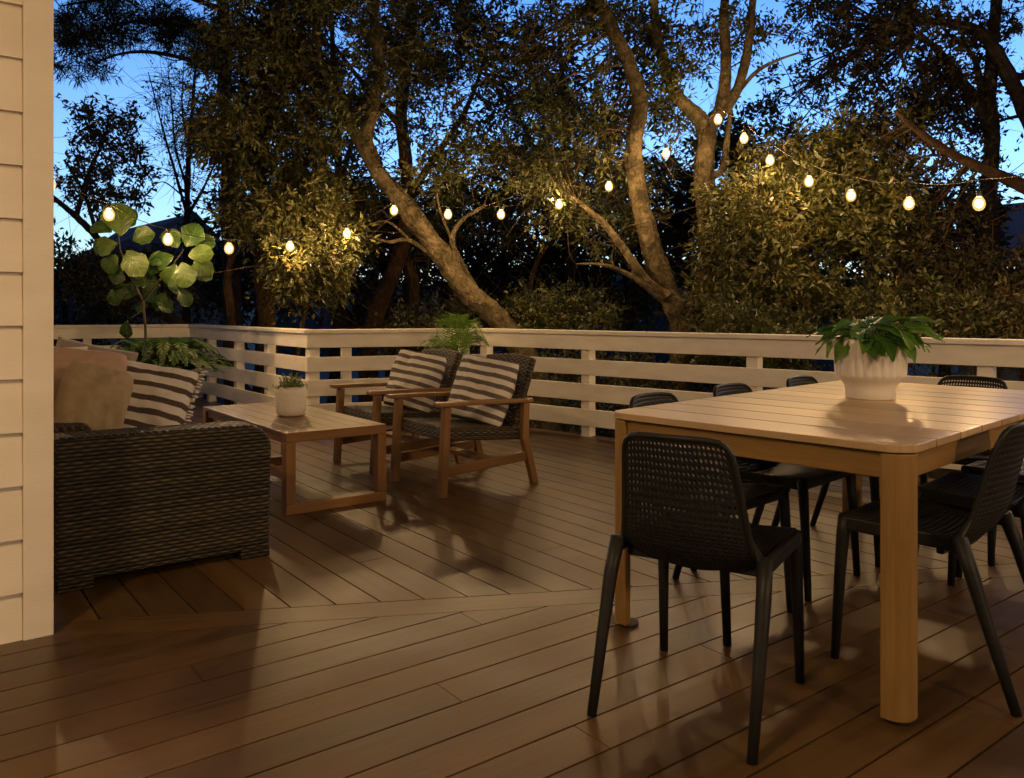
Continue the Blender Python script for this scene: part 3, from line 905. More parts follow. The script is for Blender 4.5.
pillow('cushion', MAT['beige'], 'plain beige cushion slumped in front on the sofa, beside the striped one', at(92, 405, 3.62), (0.80, 0.50, -0.30), (0.45, -0.80, 0.42), 0.31, 0.38, 0.26, 4, False, CG, 0.16)
pillow('cushion', MAT['blush'], 'dusty pink cushion tucked behind the beige cushion', at(78, 384, 3.85), (0.92, 0.30, -0.10), (0.3, -0.85, 0.35), 0.42, 0.36, 0.22, 9, False, CG, 0.12)
pillow('cushion', MAT['grey'], 'grey cushion with one corner showing above the pink cushion', at(88, 378, 4.5), (0.94, 0.2, -0.22), (0.2, -0.9, 0.3), 0.44, 0.40, 0.14, 13, False, CG)
pillow('cushion', MAT['ivory'], 'ivory cushion just showing beside the house corner board', at(52, 378, 4.4), (0.94, 0.3, 0.0), (0.3, -0.9, 0.3), 0.34, 0.36, 0.14, 17, False, CG)

# ------------------------------------------------------------------ coffee table
K0 = Vector((-1.205, 4.33, 0))
KL, KW, KH = 1.50, 0.60, 0.44
kc = K0 + D1 * KL / 2 + D2 * KW / 2
kt = thing('coffee_table', 'low brown teak coffee table with square loop legs in front of the sofa', 'coffee table', kc, math.atan2(D1.y, D1.x))
# local +x along D1 ; +y = -D2 rotated (left).  local y axis = rotate D1 by 90deg = (-0.7986,-0.6018) = -D2
m = MB()
nb = 6
for i in range(nb):
    y0 = -KW / 2 + 0.0 + i * KW / nb
    m.box((0, y0 + KW / nb / 2, KH - 0.011), (KL - 0.13, KW / nb - 0.003, 0.022))
m.build('tabletop', MAT['teak_top'], kt, 0.002)
for sx in (-1, 1):
    x = sx * (KL / 2 - 0.032)
    m = MB()
    m.box((x, 0, KH - 0.026), (0.064, KW, 0.052)); m.box((x, 0, 0.026), (0.064, KW - 0.0, 0.052))
    for sy in (-1, 1): m.box((x, sy * (KW / 2 - 0.027), KH / 2), (0.062, 0.054, KH - 0.106))
    m.build('leg_frame', MAT['teak'], kt, 0.003)
m = MB()
for sy in (-1, 1): m.box((0, sy * (KW / 2 - 0.03), KH - 0.044), (KL - 0.13, 0.03, 0.04))
m.build('apron', MAT['teak'], kt, 0.002)
m = MB().box((0, KW / 2 - 0.027, 0.20), (KL - 0.13, 0.03, 0.05)); m.build('stretcher', MAT['teak'], kt, 0.002)

# small pot on the coffee table
sp = thing('succulent_pot', 'rounded off-white pot with a small feathery plant on the coffee table', 'potted plant', Vector((-1.385, 5.08, KH)))
MB().lathe([(0, 0), (0.070, 0), (0.086, 0.012), (0.094, 0.05), (0.095, 0.15), (0.090, 0.180), (0.082, 0.183), (0.080, 0.15)], 40).build('pot', MAT['matte_pot'], sp)
MB().lathe([(0, 0.155), (0.081, 0.152)], 20).build('soil', MAT['soil'], sp)
m = MB()
for i in range(70):
    a = random.uniform(0, 2 * PI); e = random.uniform(0.2, 1.0); r0 = random.uniform(0, 0.05)
    b = Vector((r0 * math.cos(a), r0 * math.sin(a), 0.155))
    d = Vector((math.cos(a) * (1.1 - e), math.sin(a) * (1.1 - e), e))
    tip = b + d * random.uniform(0.06, 0.12)
    m.tube([b, tip], 0.0016, 4, cap=False)
    for q in range(5):
        p = b + (tip - b) * (0.35 + 0.16 * q)
        dd = Vector((random.uniform(-1, 1), random.uniform(-1, 1), random.uniform(0, 1)))
        leaf_mesh(m, p, dd, Vector((random.uniform(-.5, .5), random.uniform(-.5, .5), 1)), random.uniform(0.018, 0.03), 0.012, 0.1, 0.2, False, None, 3)
m.build('foliage', MAT['succulent'], sp)

# ------------------------------------------------------------------ armchairs, local +y = facing
def make_armchair():
    t = thing('armchair', 'x', 'armchair', (0, 0, 0), 0, 'teak and wicker armchairs facing the sofa')
    w = 0.285
    for s in (-1, 1):
        m = MB(); m.bar((s * w, 0.345, 0.0), (s * w, 0.315, 0.53), 0.050, 0.046, (0, 1, 0)); m.build('leg', MAT['teak'], t, 0.006)
        m = MB(); m.bar((s * w, -0.345, 0.0), (s * w, -0.262, 0.30), 0.042, 0.048, (0, 1, 0)); m.bar((s * w, -0.262, 0.295), (s * w, -0.270, 0.525), 0.042, 0.048, (0, 1, 0)); m.build('leg', MAT['teak'], t, 0.006)
        m = MB(); m.bar((s * (w + 0.005), 0.385, 0.548), (s * (w + 0.002), 0.06, 0.543), 0.072, 0.026); m.bar((s * (w + 0.002), 0.062, 0.543), (s * w, -0.315, 0.530), 0.066, 0.026); m.build('armrest', MAT['teak'], t, 0.007, 3)
        m = MB(); m.bar((s * w, 0.325, 0.150), (s * w, -0.305, 0.185), 0.026, 0.058); m.build('side_stretcher', MAT['teak'], t, 0.004)
    m = MB(); m.box((0, -0.05, 0.172), (2 * w - 0.03, 0.09, 0.026)); m.build('cross_stretcher', MAT['teak'], t, 0.004)
    ty = Vector((0, 0.997, 0.075)).normalized()
    m = MB().box((0, 0.015, 0.345), (0.535, 0.60, 0.085), ((1, 0, 0), ty, Vector((1, 0, 0)).cross(ty)))
    m.build('seat', MAT['wicker2'], t, 0.022, 3)
    n = 14
    m = MB()
    bk = [[((2 * j / n - 1) * (0.268 - 0.012 * i / n), -0.205 - 0.165 * i / n - 0.02 * (1 - (2 * j / n - 1) ** 2), 0.335 + 0.455 * i / n + 0.016 * (i / n) * (1 - (2 * j / n - 1) ** 2)) for j in range(n + 1)] for i in range(n + 1)]
    m.grid(bk)
    for q in range(len(m.uv)): m.uv[q] = [(a * 0.53, b * 0.48) for a, b in m.uv[q]]
    o = m.build('backrest', MAT['wicker2'], t)
    md = o.modifiers.new('solid', 'SOLIDIFY'); md.thickness = 0.042; md.offset = 0
    md = o.modifiers.new('bevel', 'BEVEL'); md.width = 0.012; md.segments = 2; md.limit_method = 'ANGLE'; md.angle_limit = R(50)
    return t
AF = -D2
A1 = Vector((-0.305, 5.175, 0)); A2 = A1 + D1 * 0.86
ac = make_armchair(); ac.location = A1; ac.rotation_euler = (0, 0, face_dir(AF)); ac['label'] = 'teak and wicker armchair nearer to us, in front of the railing'
ac2 = copy_tree(ac); ac2.location = A2; ac2['label'] = 'teak and wicker armchair half hidden behind the nearer one, closest to the coffee table'
GC = 'striped cushions on the two armchairs'
def chair_pillow(A, label, seed, tw):
    f = AF; lft = Vector((-f.y, f.x, 0))
    nrm = f * 0.93 + Vector((0, 0, 0.36)) + lft * 0.25
    c = A - f * 0.115 + Vector((0, 0, 0.585)) + lft * 0.035
    right = Vector((0, 0, 1)).cross(nrm).normalized()
    right = (right + Vector((0, 0, tw))).normalized()
    return pillow('cushion', MAT['stripe2'], label, c, right, nrm, 0.47, 0.45, 0.21, seed, False, GC, 0.05)
chair_pillow(A1, 'white cushion with grey stripes on the nearer armchair', 21, -0.11)
chair_pillow(A2, 'white cushion with grey stripes on the farther armchair', 33, -0.10)

# ------------------------------------------------------------------ plants on the deck
def fern(loc, hgt, spread, n, label, mat, potr, name='fern_plant', rk=1.0, wf=0.16):
    t = thing(name, label, 'potted plant', loc)
    ph = hgt
    MB().lathe([(0, 0), (potr * 0.72, 0), (potr * 0.8, 0.02), (potr, ph - 0.03), (potr * 1.06, ph - 0.03), (potr * 1.06, ph), (potr * 0.94, ph), (potr * 0.9, ph - 0.06)], 28).build('pot', MAT['terracotta'], t)
    MB().lathe([(0, ph - 0.03), (potr * 0.93, ph - 0.045)], 16).build('soil', MAT['soil'], t)
    m = MB()
    for i in range(n):
        a = 2 * PI * i / n * 2.4 + random.uniform(-.3, .3)
        el = random.uniform(0.25, 1.0)
        L = spread * random.uniform(0.65, 1.1) * (0.5 + 0.5 * (1.25 - el))
        fern_frond(m, (0.04 * math.cos(a), 0.04 * math.sin(a), ph - 0.03), (math.cos(a), math.sin(a)), L, rk * spread * (0.25 + 0.95 * el), spread * wf)
    m.build('foliage', mat, t)
    return t
fp = at(163, 310, 7.3); fp.z = 0
fern(fp, 0.44, 0.72, 130, 'bushy dark green fern in a pot in the far corner behind the sofa', MAT['fern'], 0.2, rk=0.95)
fp = at(118, 310, 7.6); fp.z = 0
fern(fp, 0.42, 0.55, 40, 'smaller low fern in a pot left of the bushy fern', MAT['fern'], 0.16)
fp = at(455, 310, 7.05); fp.z = 0
fern(fp, 0.66, 0.36, 18, 'bright green fern standing up between the armchair backs and the railing', MAT['fern2'], 0.16, rk=1.9, wf=0.34)

fk = at(147, 310, 7.3); fk.z = 0
fic = thing('ficus_tree', 'tall potted ficus with big round leaves under the leftmost string lights', 'potted plant', fk)
MB().lathe([(0, 0), (0.15, 0), (0.17, 0.02), (0.21, 0.36), (0.22, 0.38), (0.20, 0.38), (0.19, 0.34)], 28).build('pot', MAT['terracotta'], fic)
MB().lathe([(0, 0.345), (0.195, 0.34)], 16).build('soil', MAT['soil'], fic)
def loc7(px, py, dy=0.0):
    p = at(px, py + 4, 7.3 + dy); return p - fk
m = MB()
m.tube([(0, 0, 0.34), loc7(146, 340), loc7(145, 318), loc7(143, 296), loc7(130, 272), loc7(120, 245), loc7(118, 228)], [0.014, 0.013, 0.012, 0.012, 0.010, 0.008, 0.006], 8)
m.tube([loc7(143, 296), loc7(156, 280), loc7(172, 262), loc7(184, 245)], [0.011, 0.009, 0.007, 0.005], 8)
m.tube([loc7(144, 306), loc7(134, 312), loc7(127, 316)], [0.008, 0.006, 0.004], 6)
m.build('stem', MAT['bark3'], fic)
m = MB()
TOC = Vector((0.35, -0.9, 0.25))
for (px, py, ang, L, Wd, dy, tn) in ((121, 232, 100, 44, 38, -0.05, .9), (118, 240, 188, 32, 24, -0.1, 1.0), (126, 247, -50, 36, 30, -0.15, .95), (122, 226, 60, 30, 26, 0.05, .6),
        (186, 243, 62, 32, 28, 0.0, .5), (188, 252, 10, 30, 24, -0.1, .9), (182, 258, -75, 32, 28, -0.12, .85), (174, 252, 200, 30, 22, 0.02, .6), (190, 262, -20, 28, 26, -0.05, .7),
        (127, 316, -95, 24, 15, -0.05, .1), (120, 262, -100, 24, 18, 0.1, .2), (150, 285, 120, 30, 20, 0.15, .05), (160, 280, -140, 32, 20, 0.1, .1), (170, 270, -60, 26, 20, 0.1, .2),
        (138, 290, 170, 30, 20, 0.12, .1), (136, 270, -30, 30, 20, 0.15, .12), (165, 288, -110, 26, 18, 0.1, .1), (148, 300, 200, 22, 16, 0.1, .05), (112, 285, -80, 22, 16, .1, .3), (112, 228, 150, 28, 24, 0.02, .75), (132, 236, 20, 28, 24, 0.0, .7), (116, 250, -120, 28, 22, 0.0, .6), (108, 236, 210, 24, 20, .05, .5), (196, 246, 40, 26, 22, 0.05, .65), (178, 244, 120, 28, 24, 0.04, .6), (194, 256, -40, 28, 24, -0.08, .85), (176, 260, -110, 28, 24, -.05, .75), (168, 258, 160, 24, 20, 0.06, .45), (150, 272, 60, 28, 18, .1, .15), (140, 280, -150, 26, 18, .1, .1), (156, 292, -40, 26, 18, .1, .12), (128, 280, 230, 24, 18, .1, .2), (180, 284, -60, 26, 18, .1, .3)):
    s = 7.3 / FPX
    d = Vector((math.cos(R(ang)), random.uniform(-0.25, 0.15), math.sin(R(ang))))
    nr = TOC + Vector((random.uniform(-.3, .3), 0, random.uniform(-.2, .3)))
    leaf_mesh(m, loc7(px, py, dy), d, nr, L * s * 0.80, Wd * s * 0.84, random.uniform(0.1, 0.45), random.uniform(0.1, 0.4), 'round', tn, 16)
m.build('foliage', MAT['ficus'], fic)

# ------------------------------------------------------------------ string lights
def strand(name_label, bulbs, ends, dz=0.085):
    t = thing('string_lights', name_label, 'string lights', (0, 0, 0), 0, 'strands of festoon bulbs')
    cab = MB()
    drop = Vector((0, 0, dz))
    pts = []
    hooks = [ends[0]] + [b + drop for b in bulbs] + [ends[1]]
    for a, b in zip(hooks, hooks[1:]):
        for k in range(4):
            f = k / 4
            p = a.lerp(b, f); p.z -= 0.03 * math.sin(PI * f)
            pts.append(p)
    pts.append(hooks[-1])
    cab.tube(pts, 0.003, 5); cab.build('cable', MAT['cable' if dz > 0.1 else 'cable_dark'], t)
    for b in bulbs:
        m = MB().lathe([(0.0, -0.058), (0.022, -0.052), (0.037, -0.034), (0.043, -0.010), (0.039, 0.016), (0.026, 0.038), (0.015, 0.052)], 16)
        o = m.build('bulb', MAT['bulb_glass'], t); o.location = b
        MB().lathe([(0.0, -0.034), (0.016, -0.028), (0.025, -0.012), (0.025, 0.004), (0.016, 0.018), (0.0, 0.025)], 10).build('filament', MAT['bulb'], o)
        m = MB().lathe([(0.016, 0.042), (0.018, 0.046), (0.018, 0.080), (0.008, 0.086)], 10)
        if dz > 0.1: m.tube([(0, 0, 0.084), (0, 0, dz)], 0.003, 5)
        m.build('socket', MAT['rubber'], o)
    return t
bA = [at(*p) for p in ((49, 184, 5.6), (109, 214, 6.5), (168, 239, 6.9), (229, 248, 7.5), (290, 246, 8.0), (347, 233, 8.3), (394, 210, 8.4), (448, 214, 8.5), (501, 214, 8.5), (559, 204, 8.5), (609, 186, 8.4), (666, 153, 8.3), (718, 119, 8.2))]
bB = [at(*p) for p in ((744, 138, 8.0), (770, 160, 7.8), (809, 181, 7.5), (851, 195, 7.05), (909, 203, 6.5), (979, 203, 5.85))]
bB += [Vector(p) for p in ((3.62, 5.1, 1.88), (3.80, 4.4, 1.95), (3.92, 3.7, 2.05), (3.98, 3.0, 2.16), (4.0, 2.3, 2.28), (3.95, 1.6, 2.4), (3.7, 0.95, 2.5))]
fork = at(712, 104, 8.2)
strand('strand of glowing bulbs swagged from the house over the left railing to the forked tree', bA, (HC + D1 * 0.5 + D2 * 0.05 + Vector((0, 0, 2.3)), fork))
strand('strand of glowing bulbs falling from the forked tree towards the right edge', bB, (fork + Vector((0.02, -0.02, 0.0)), Vector((3.2, 0.4, 2.78))), 0.17)

# fill lamps added out of view: wall lantern here, ceiling light below
def lantern(s, z, lab):
    p = HC - D2 * s + WN * 0.0
    t = thing('fill_wall_lantern', lab, 'lamp', p + Vector((0, 0, z)), math.atan2(WN.y, WN.x))
    MB().box((0.012, 0, 0), (0.024, 0.11, 0.20)).box((0.07, 0, 0.13), (0.12, 0.03, 0.025)).build('bracket', MAT['metal'], t, 0.003)
    MB().lathe([(0.0, 0.15), (0.085, 0.115), (0.09, 0.105), (0.0, 0.10)], 20, (0.12, 0, 0)).build('cap', MAT['metal'], t)
    MB().lathe([(0.0, -0.11), (0.05, -0.105), (0.06, 0.0), (0.055, 0.098)], 20, (0.12, 0, 0)).build('lamp_glass', MAT['lantern'], t)
    return t
lantern(4.2, 1.95, 'black lantern added on the house wall as a fill light, out of view at the left')
cl_ = thing('fill_ceiling_light', 'round flush ceiling light added above the camera as a fill light', 'lamp', HC - D2 * 1.7 + WN * 2.2 + Vector((0, 0, 2.81)))  # added fill light, evens out the near deck and brightens the wall
MB().lathe([(0.0, 0.0), (0.21, 0.0), (0.21, -0.03), (0.19, -0.03)], 32).build('rim', MAT['metal'], cl_)
MB().lathe([(0.0, -0.075), (0.10, -0.068), (0.17, -0.045), (0.188, -0.02)], 32).build('lamp_glass', MAT['fill_ceiling'], cl_)
# post lamp added behind the camera to brighten the house wall and railings
lp_ = thing('fill_post_lamp', 'black post with a glass lantern added behind the camera as a fill light', 'lamp', (3.3, -1.3, 0))
MB().lathe([(0.09, 0), (0.09, 0.02), (0.028, 0.05), (0.024, 2.05), (0.06, 2.08), (0.0, 2.10)], 16).build('post', MAT['metal'], lp_)
MB().lathe([(0.0, 2.10), (0.10, 2.12), (0.17, 2.20), (0.18, 2.28), (0.13, 2.40)], 20).build('lamp_glass', MAT['fill_post'], lp_)
MB().lathe([(0.15, 2.40), (0.14, 2.42), (0.02, 2.47), (0.0, 2.47)], 20).build('cap', MAT['metal'], lp_)

# ------------------------------------------------------------------ trees
def smooth_path(pts, n):
    return [Vector(p) for p in catmull([tuple(p) for p in pts], n)]

def leaf_cloud(name, centers, radii, per, L, mat, parent, up=0.35, flat=1.0, aspect=0.42, droop=0.0):
    C = np.array([tuple(c) for c in centers], dtype=np.float64); Rr = np.array(radii)
    n = len(C) * per
    ci = np.repeat(np.arange(len(C)), per)
    K = 9
    sd_ = RNG.normal(size=(len(C), K, 3)); sd_ /= np.linalg.norm(sd_, axis=2, keepdims=True) + 1e-9
    sl = RNG.uniform(0.55, 1.25, size=(len(C), K))
    ki = RNG.integers(0, K, n)
    off = sd_[ci, ki]
    t = RNG.random(n) ** 0.75
    pos = C[ci] + (off * (t * sl[ci, ki] * Rr[ci])[:, None] + np.array([0, 0, -0.35 * droop]) * (t ** 2 * Rr[ci])[:, None] + RNG.normal(size=(n, 3)) * (0.10 * Rr[ci])[:, None]) * np.array([1, 1, flat])
    d = off * 0.75 + RNG.normal(size=(n, 3)) * 0.65 + np.array([0, 0, -droop])
    d /= np.linalg.norm(d, axis=1, keepdims=True)
    nr = RNG.normal(size=(n, 3)) * 0.8 + np.array([0, 0, up])
    s = np.cross(d, nr); s /= np.linalg.norm(s, axis=1, keepdims=True) + 1e-9
    nn = np.cross(s, d)
    ln = L * RNG.uniform(0.5, 1.3, n)[:, None]
    w = ln * aspect * 0.5
    v0 = pos; v1 = pos + d * ln * 0.45 + s * w + nn * ln * 0.06; v2 = pos + d * ln - nn * ln * 0.10; v3 = pos + d * ln * 0.45 - s * w + nn * ln * 0.06
    V_ = np.stack([v0, v1, v2, v3], axis=1).reshape(-1, 3)
    Q = np.arange(n * 4).reshape(-1, 4)
    tint = np.clip(RNG.normal(0.45, 0.22, n) + RNG.normal(0, 0.14, len(C))[ci], 0, 1)
    return mesh_np(name, V_, Q, mat, parent, tint)

def tree(name, label, cat, limbs, blobs, leaf, barkm, L=0.10, per=110, cr=(0.22, 0.42), group=None, twig=0.010, maxd=2.6, up=0.35, flat=1.0, aspect=0.42, droop=0.0, bare=0):
    """limbs: list of ([points], r0, r1); blobs: (centre, (rx,ry,rz), n)"""
    base = Vector(limbs[0][0][0])
    t = thing(name, label, cat, base, 0, group)
    tr = MB(); samples = []
    for pts, r0, r1 in limbs:
        n = max(6, 8 * len(pts))
        sp_ = smooth_path(pts, n)
        for i in range(1, n - 1):
            j = mnoise.noise_vector(sp_[i] * 1.7) * (0.22 * r0)
            sp_[i] = sp_[i] + j
        rad = [(r0 + (r1 - r0) * (i / (n - 1)) ** 0.8) * (1 + 0.16 * mnoise.noise(sp_[i] * 3.0) + 0.08 * mnoise.noise(sp_[i] * 8.0)) for i in range(n)]
        tr.tube([p - base for p in sp_], rad, 14 if r0 > 0.05 else 7, jit=0.09)
        samples += sp_[n // 4:]
    SA = np.array([tuple(p) for p in samples])
    centers, radii = [], []
    for c, (rx, ry, rz), n in blobs:
        for _ in range(n):
            while True:
                q = RNG.uniform(-1, 1, 3)
                if q @ q <= 1: break
            centers.append(Vector((c[0] + q[0] * rx, c[1] + q[1] * ry, c[2] + q[2] * rz)))
            radii.append(RNG.uniform(*cr))
    for c in centers:
        dd = np.linalg.norm(SA - np.array(tuple(c)), axis=1)
        k = int(dd.argmin())
        if dd[k] < maxd:
            a = Vector(SA[k])
            m1 = a.lerp(c, 0.4) + Vector(RNG.normal(0, 0.10 * dd[k], 3)); m2 = a.lerp(c, 0.75) + Vector(RNG.normal(0, 0.07 * dd[k], 3))
            r = twig * (0.6 + 0.8 * min(1.5, dd[k]))
            tr.tube([p - base for p in (a, m1, m2, c)], [r, r * 0.7, r * 0.5, r * 0.25], 5, cap=False)
            if bare or RNG.random() < 0.5:
                for _ in range(2 + bare):
                    e = m2 + Vector(RNG.normal(0, 0.28, 3)); e2 = e + (e - m2) * 0.5 + Vector(RNG.normal(0, 0.08, 3))
                    tr.tube([p - base for p in (m2, e, e2)], [r * 0.4, r * 0.28, r * 0.12], 4, cap=False)
    tr.build('trunk', barkm, t)
    if per:
        leaf_cloud('crown', [c - base for c in centers], radii, per, L, leaf, t, up, flat, aspect, droop)
    return t

def B(px, py, Y, hx_, hy_, dz, n):
    s = Y / FPX
    if py < 175 and 300 < px < 720: n = int(n * 0.62)
    elif py < 175: n = int(n * 0.8)
    return (at(px, py, Y), (hx_ * s, dz, hy_ * s), n)
def path(Y, *pts):
    return [at(p[0], p[1], Y + (p[2] if len(p) > 2 else 0)) for p in pts]

# leaning tree
Y = 9.3
tree('leaning_tree', 'bare slanting trunk leaning up to the left above the armchairs, leafy only high up', 'tree',
     [(path(Y, (556, 470), (548, 420), (525, 360), (497, 318), (468, 290), (446, 262), (424, 228), (398, 196), (376, 168)), 0.16, 0.10),
      (path(Y, (377, 170), (366, 140), (372, 110), (380, 70), (374, 20), (384, -60)), 0.10, 0.05),
      (path(Y, (376, 168), (352, 128), (338, 98), (322, 60), (312, 0)), 0.085, 0.03),
      (path(Y, (500, 320), (476, 290, .1), (460, 262, .1), (452, 240), (462, 220), (484, 206)), 0.06, 0.018),
      (path(Y, (420, 228), (402, 210), (390, 196)), 0.022, 0.01),
      (path(Y, (436, 258), (410, 240), (388, 242), (362, 236), (340, 248)), 0.035, 0.008),
      (path(Y, (410, 240), (388, 222), (366, 226), (346, 236)), 0.018, 0.006),
      (path(Y, (452, 240), (440, 210), (436, 180)), 0.02, 0.008)],
     [B(350, 40, Y, 90, 70, 1.0, 66), B(440, 40, Y + .6, 80, 80, 1.0, 44), B(455, 175, Y, 45, 28, .5, 12), B(335, 120, Y, 40, 40, .8, 14), B(420, 120, Y + .8, 60, 45, .6, 16)],
     MAT['green'], MAT['bark'], 0.080, 150, aspect=0.36, bare=1)
# forked tree behind the table
Y = 8.9
tree('forked_tree', 'big forked tree with pale lichen bark holding the high point of the string lights', 'tree',
     [(path(Y, (686, 470), (684, 400), (680, 330), (668, 296), (656, 262), (645, 222), (636, 180), (634, 140), (639, 100), (630, 62), (612, 28), (598, -10), (590, -70)), 0.14, 0.07),
      (path(Y + .25, (690, 440), (692, 340), (700, 300), (709, 262), (708, 220), (704, 180), (706, 140), (708, 124)), 0.14, 0.10),
      (path(Y + .2, (708, 128), (692, 112), (674, 92), (664, 62), (656, 20), (650, -60)), 0.10, 0.04),
      (path(Y + .2, (708, 128), (722, 104), (726, 60), (724, 10), (730, -60)), 0.09, 0.04),
      (path(Y + .3, (712, 120), (734, 96), (746, 56), (752, 10), (760, -50)), 0.085, 0.03),
      (path(Y + .3, (735, 96), (756, 72), (778, 60), (802, 52)), 0.035, 0.01),
      (path(Y - .1, (668, 298), (646, 282), (626, 252), (606, 226), (590, 212), (576, 200)), 0.075, 0.02),
      (path(Y - .2, (662, 300), (638, 280), (614, 268), (596, 264), (576, 264)), 0.04, 0.010),
      (path(Y - .2, (614, 268), (612, 258), (613, 250)), 0.018, 0.006),
      (path(Y + .4, (704, 175), (722, 170), (728, 130), (731, 110)), 0.05, 0.03)],
     [B(600, 60, Y + .6, 90, 80, 1.2, 62), B(690, 20, Y + .9, 90, 50, 1.0, 30), B(560, 150, Y + .3, 70, 50, .9, 50), B(650, 150, Y + .8, 60, 70, .8, 34), B(600, 215, Y + .5, 60, 34, .6, 22), B(500, 90, Y + .5, 60, 80, .8, 26)],
     MAT['green'], MAT['bark'], 0.080, 150, aspect=0.36, bare=1)
# lit leafy tree right
Y = 8.6
tree('broadleaf_tree', 'dense olive green small tree glowing under the right hand bulbs', 'tree',
     [(path(Y + .5, (800, 470), (796, 380), (790, 320), (782, 270), (790, 220), (800, 170)), 0.09, 0.03),
      (path(Y + .5, (792, 330), (828, 280), (866, 240), (880, 200)), 0.05, 0.02), (path(Y + .5, (786, 290), (750, 250), (730, 210)), 0.045, 0.015)],
     [B(765, 235, Y, 66, 74, .9, 92), B(850, 215, Y - .3, 60, 50, .7, 56), B(830, 150, Y + .2, 40, 24, .5, 16), B(745, 285, Y + .3, 34, 44, .6, 30), B(790, 305, Y - .2, 100, 30, .6, 34), B(800, 165, Y + .4, 60, 30, .6, 34), B(870, 150, Y, 40, 40, .6, 22)],
     MAT['olive'], MAT['bark3'], 0.080, 150, (0.18, 0.38), aspect=0.34)
# right edge trees
Y = 10.5
tree('spreading_tree', 'dark tree with bare crossing boughs against the sky in the upper right corner', 'tree',
     [(path(Y, (992, 480), (990, 330), (990, 200), (991, 130), (990, 90), (994, 30), (998, -40)), 0.13, 0.06),
      (path(Y - .3, (1120, 250), (1060, 180), (1020, 100), (990, 40), (960, 24), (925, 22), (890, 30)), 0.14, 0.03),
      (path(Y, (992, 130), (970, 92), (945, 60), (930, 44), (915, 36)), 0.09, 0.02),
      (path(Y, (985, 120), (978, 70), (968, 50), (950, 36), (940, 20)), 0.05, 0.015),
      (path(Y - .2, (1070, 60), (1024, 76), (1000, 68), (990, 66)), 0.06, 0.03),
      (path(Y - .2, (1060, 110), (1010, 118), (990, 126)), 0.03, 0.012)],
     [B(905, 50, Y, 70, 55, 1.0, 52), B(870, 20, Y + .5, 80, 40, .8, 34), B(940, 100, Y + .5, 60, 40, .8, 34), B(1010, 20, Y, 50, 30, .8, 20), B(880, 120, Y + .8, 60, 34, .6, 26), B(1000, 100, Y + .6, 50, 50, .6, 12), B(800, 100, Y + 1, 50, 36, .7, 18), B(820, 20, Y + 1, 50, 30, .7, 10)],
     MAT['brown'], MAT['bark3'], 0.085, 105, (0.2, 0.38))
Y = 7.6
tree('drooping_tree', 'half bare tree with one long pale bough slanting down across the right edge', 'tree',
     [(path(Y, (1120, 430), (1110, 330), (1085, 240), (1040, 196), (1010, 180), (986, 170), (960, 158), (935, 142), (912, 124), (896, 110)), 0.10, 0.022),
      (path(Y + 1.2, (1030, 460), (1020, 340), (1000, 290), (980, 250)), 0.06, 0.02)],
     [B(900, 150, Y + .6, 40, 40, .5, 18), B(930, 260, Y + 1.0, 60, 55, .7, 46), B(985, 290, Y + .9, 70, 40, .7, 40), B(960, 180, Y + 1.5, 50, 30, .5, 10)],
     MAT['brown'], MAT['bark2'], 0.075, 115, (0.2, 0.36))
# left centre mass
Y = 9.8
tree('weeping_tree', 'tall dense olive tree left of centre with foliage hanging down behind the bulbs', 'tree',
     [(path(Y, (262, 480), (264, 400), (268, 330), (262, 260), (258, 200), (262, 130), (276, 60), (280, -40)), 0.16, 0.05),
      (path(Y - .3, (234, 470), (234, 380), (232, 318), (228, 280), (236, 240)), 0.075, 0.04),
      (path(Y, (262, 210), (300, 150), (318, 100)), 0.06, 0.02), (path(Y - .3, (292, 420), (298, 350), (306, 310), (314, 280)), 0.035, 0.018),
      (path(Y, (262, 230), (236, 190), (222, 150)), 0.05, 0.02)],
     [B(270, 40, Y, 66, 70, 1.1, 88), B(262, 140, Y - .2, 62, 50, 1.0, 84), B(310, 100, Y + .3, 50, 60, .8, 44), B(290, 205, Y - .8, 56, 34, .6, 60), B(312, 255, Y - 1.1, 40, 44, .5, 62), B(225, 90, Y + .2, 26, 90, .5, 24), B(350, 210, Y + .4, 30, 40, .5, 14)],
     MAT['olive'], MAT['bark2'], 0.085, 150, (0.22, 0.42), droop=0.5, aspect=0.33)
# reddish trunks behind
Y = 10.8
tree('red_barked_tree', 'reddish brown straight trunk behind the slanting trunk', 'tree',
     [(path(Y, (366, 480), (368, 400), (372, 330), (388, 286), (402, 252), (408, 200), (402, 120), (410, 30), (412, -60)), 0.16, 0.06),
      (path(Y + .3, (408, 420), (412, 330), (414, 290), (408, 262)), 0.10, 0.07), (path(Y, (406, 200), (440, 150), (470, 100), (490, 40)), 0.06, 0.02), (path(Y, (404, 130), (360, 80), (330, 40)), 0.05, 0.02),
      (path(Y + .2, (526, 470), (528, 330), (530, 292), (537, 262), (556, 232), (570, 210)), 0.055, 0.02)],
     [B(420, 20, Y, 100, 60, 1.0, 60), B(500, 60, Y + .4, 80, 70, .9, 44), B(350, 200, Y + .3, 50, 60, .8, 30), B(440, 220, Y + .6, 60, 40, .7, 30), B(520, 190, Y + .6, 60, 50, .7, 40), B(560, 110, Y + .5, 50, 60, .7, 28)],
     MAT['dark'], MAT['bark2'], 0.088, 130, aspect=0.36)
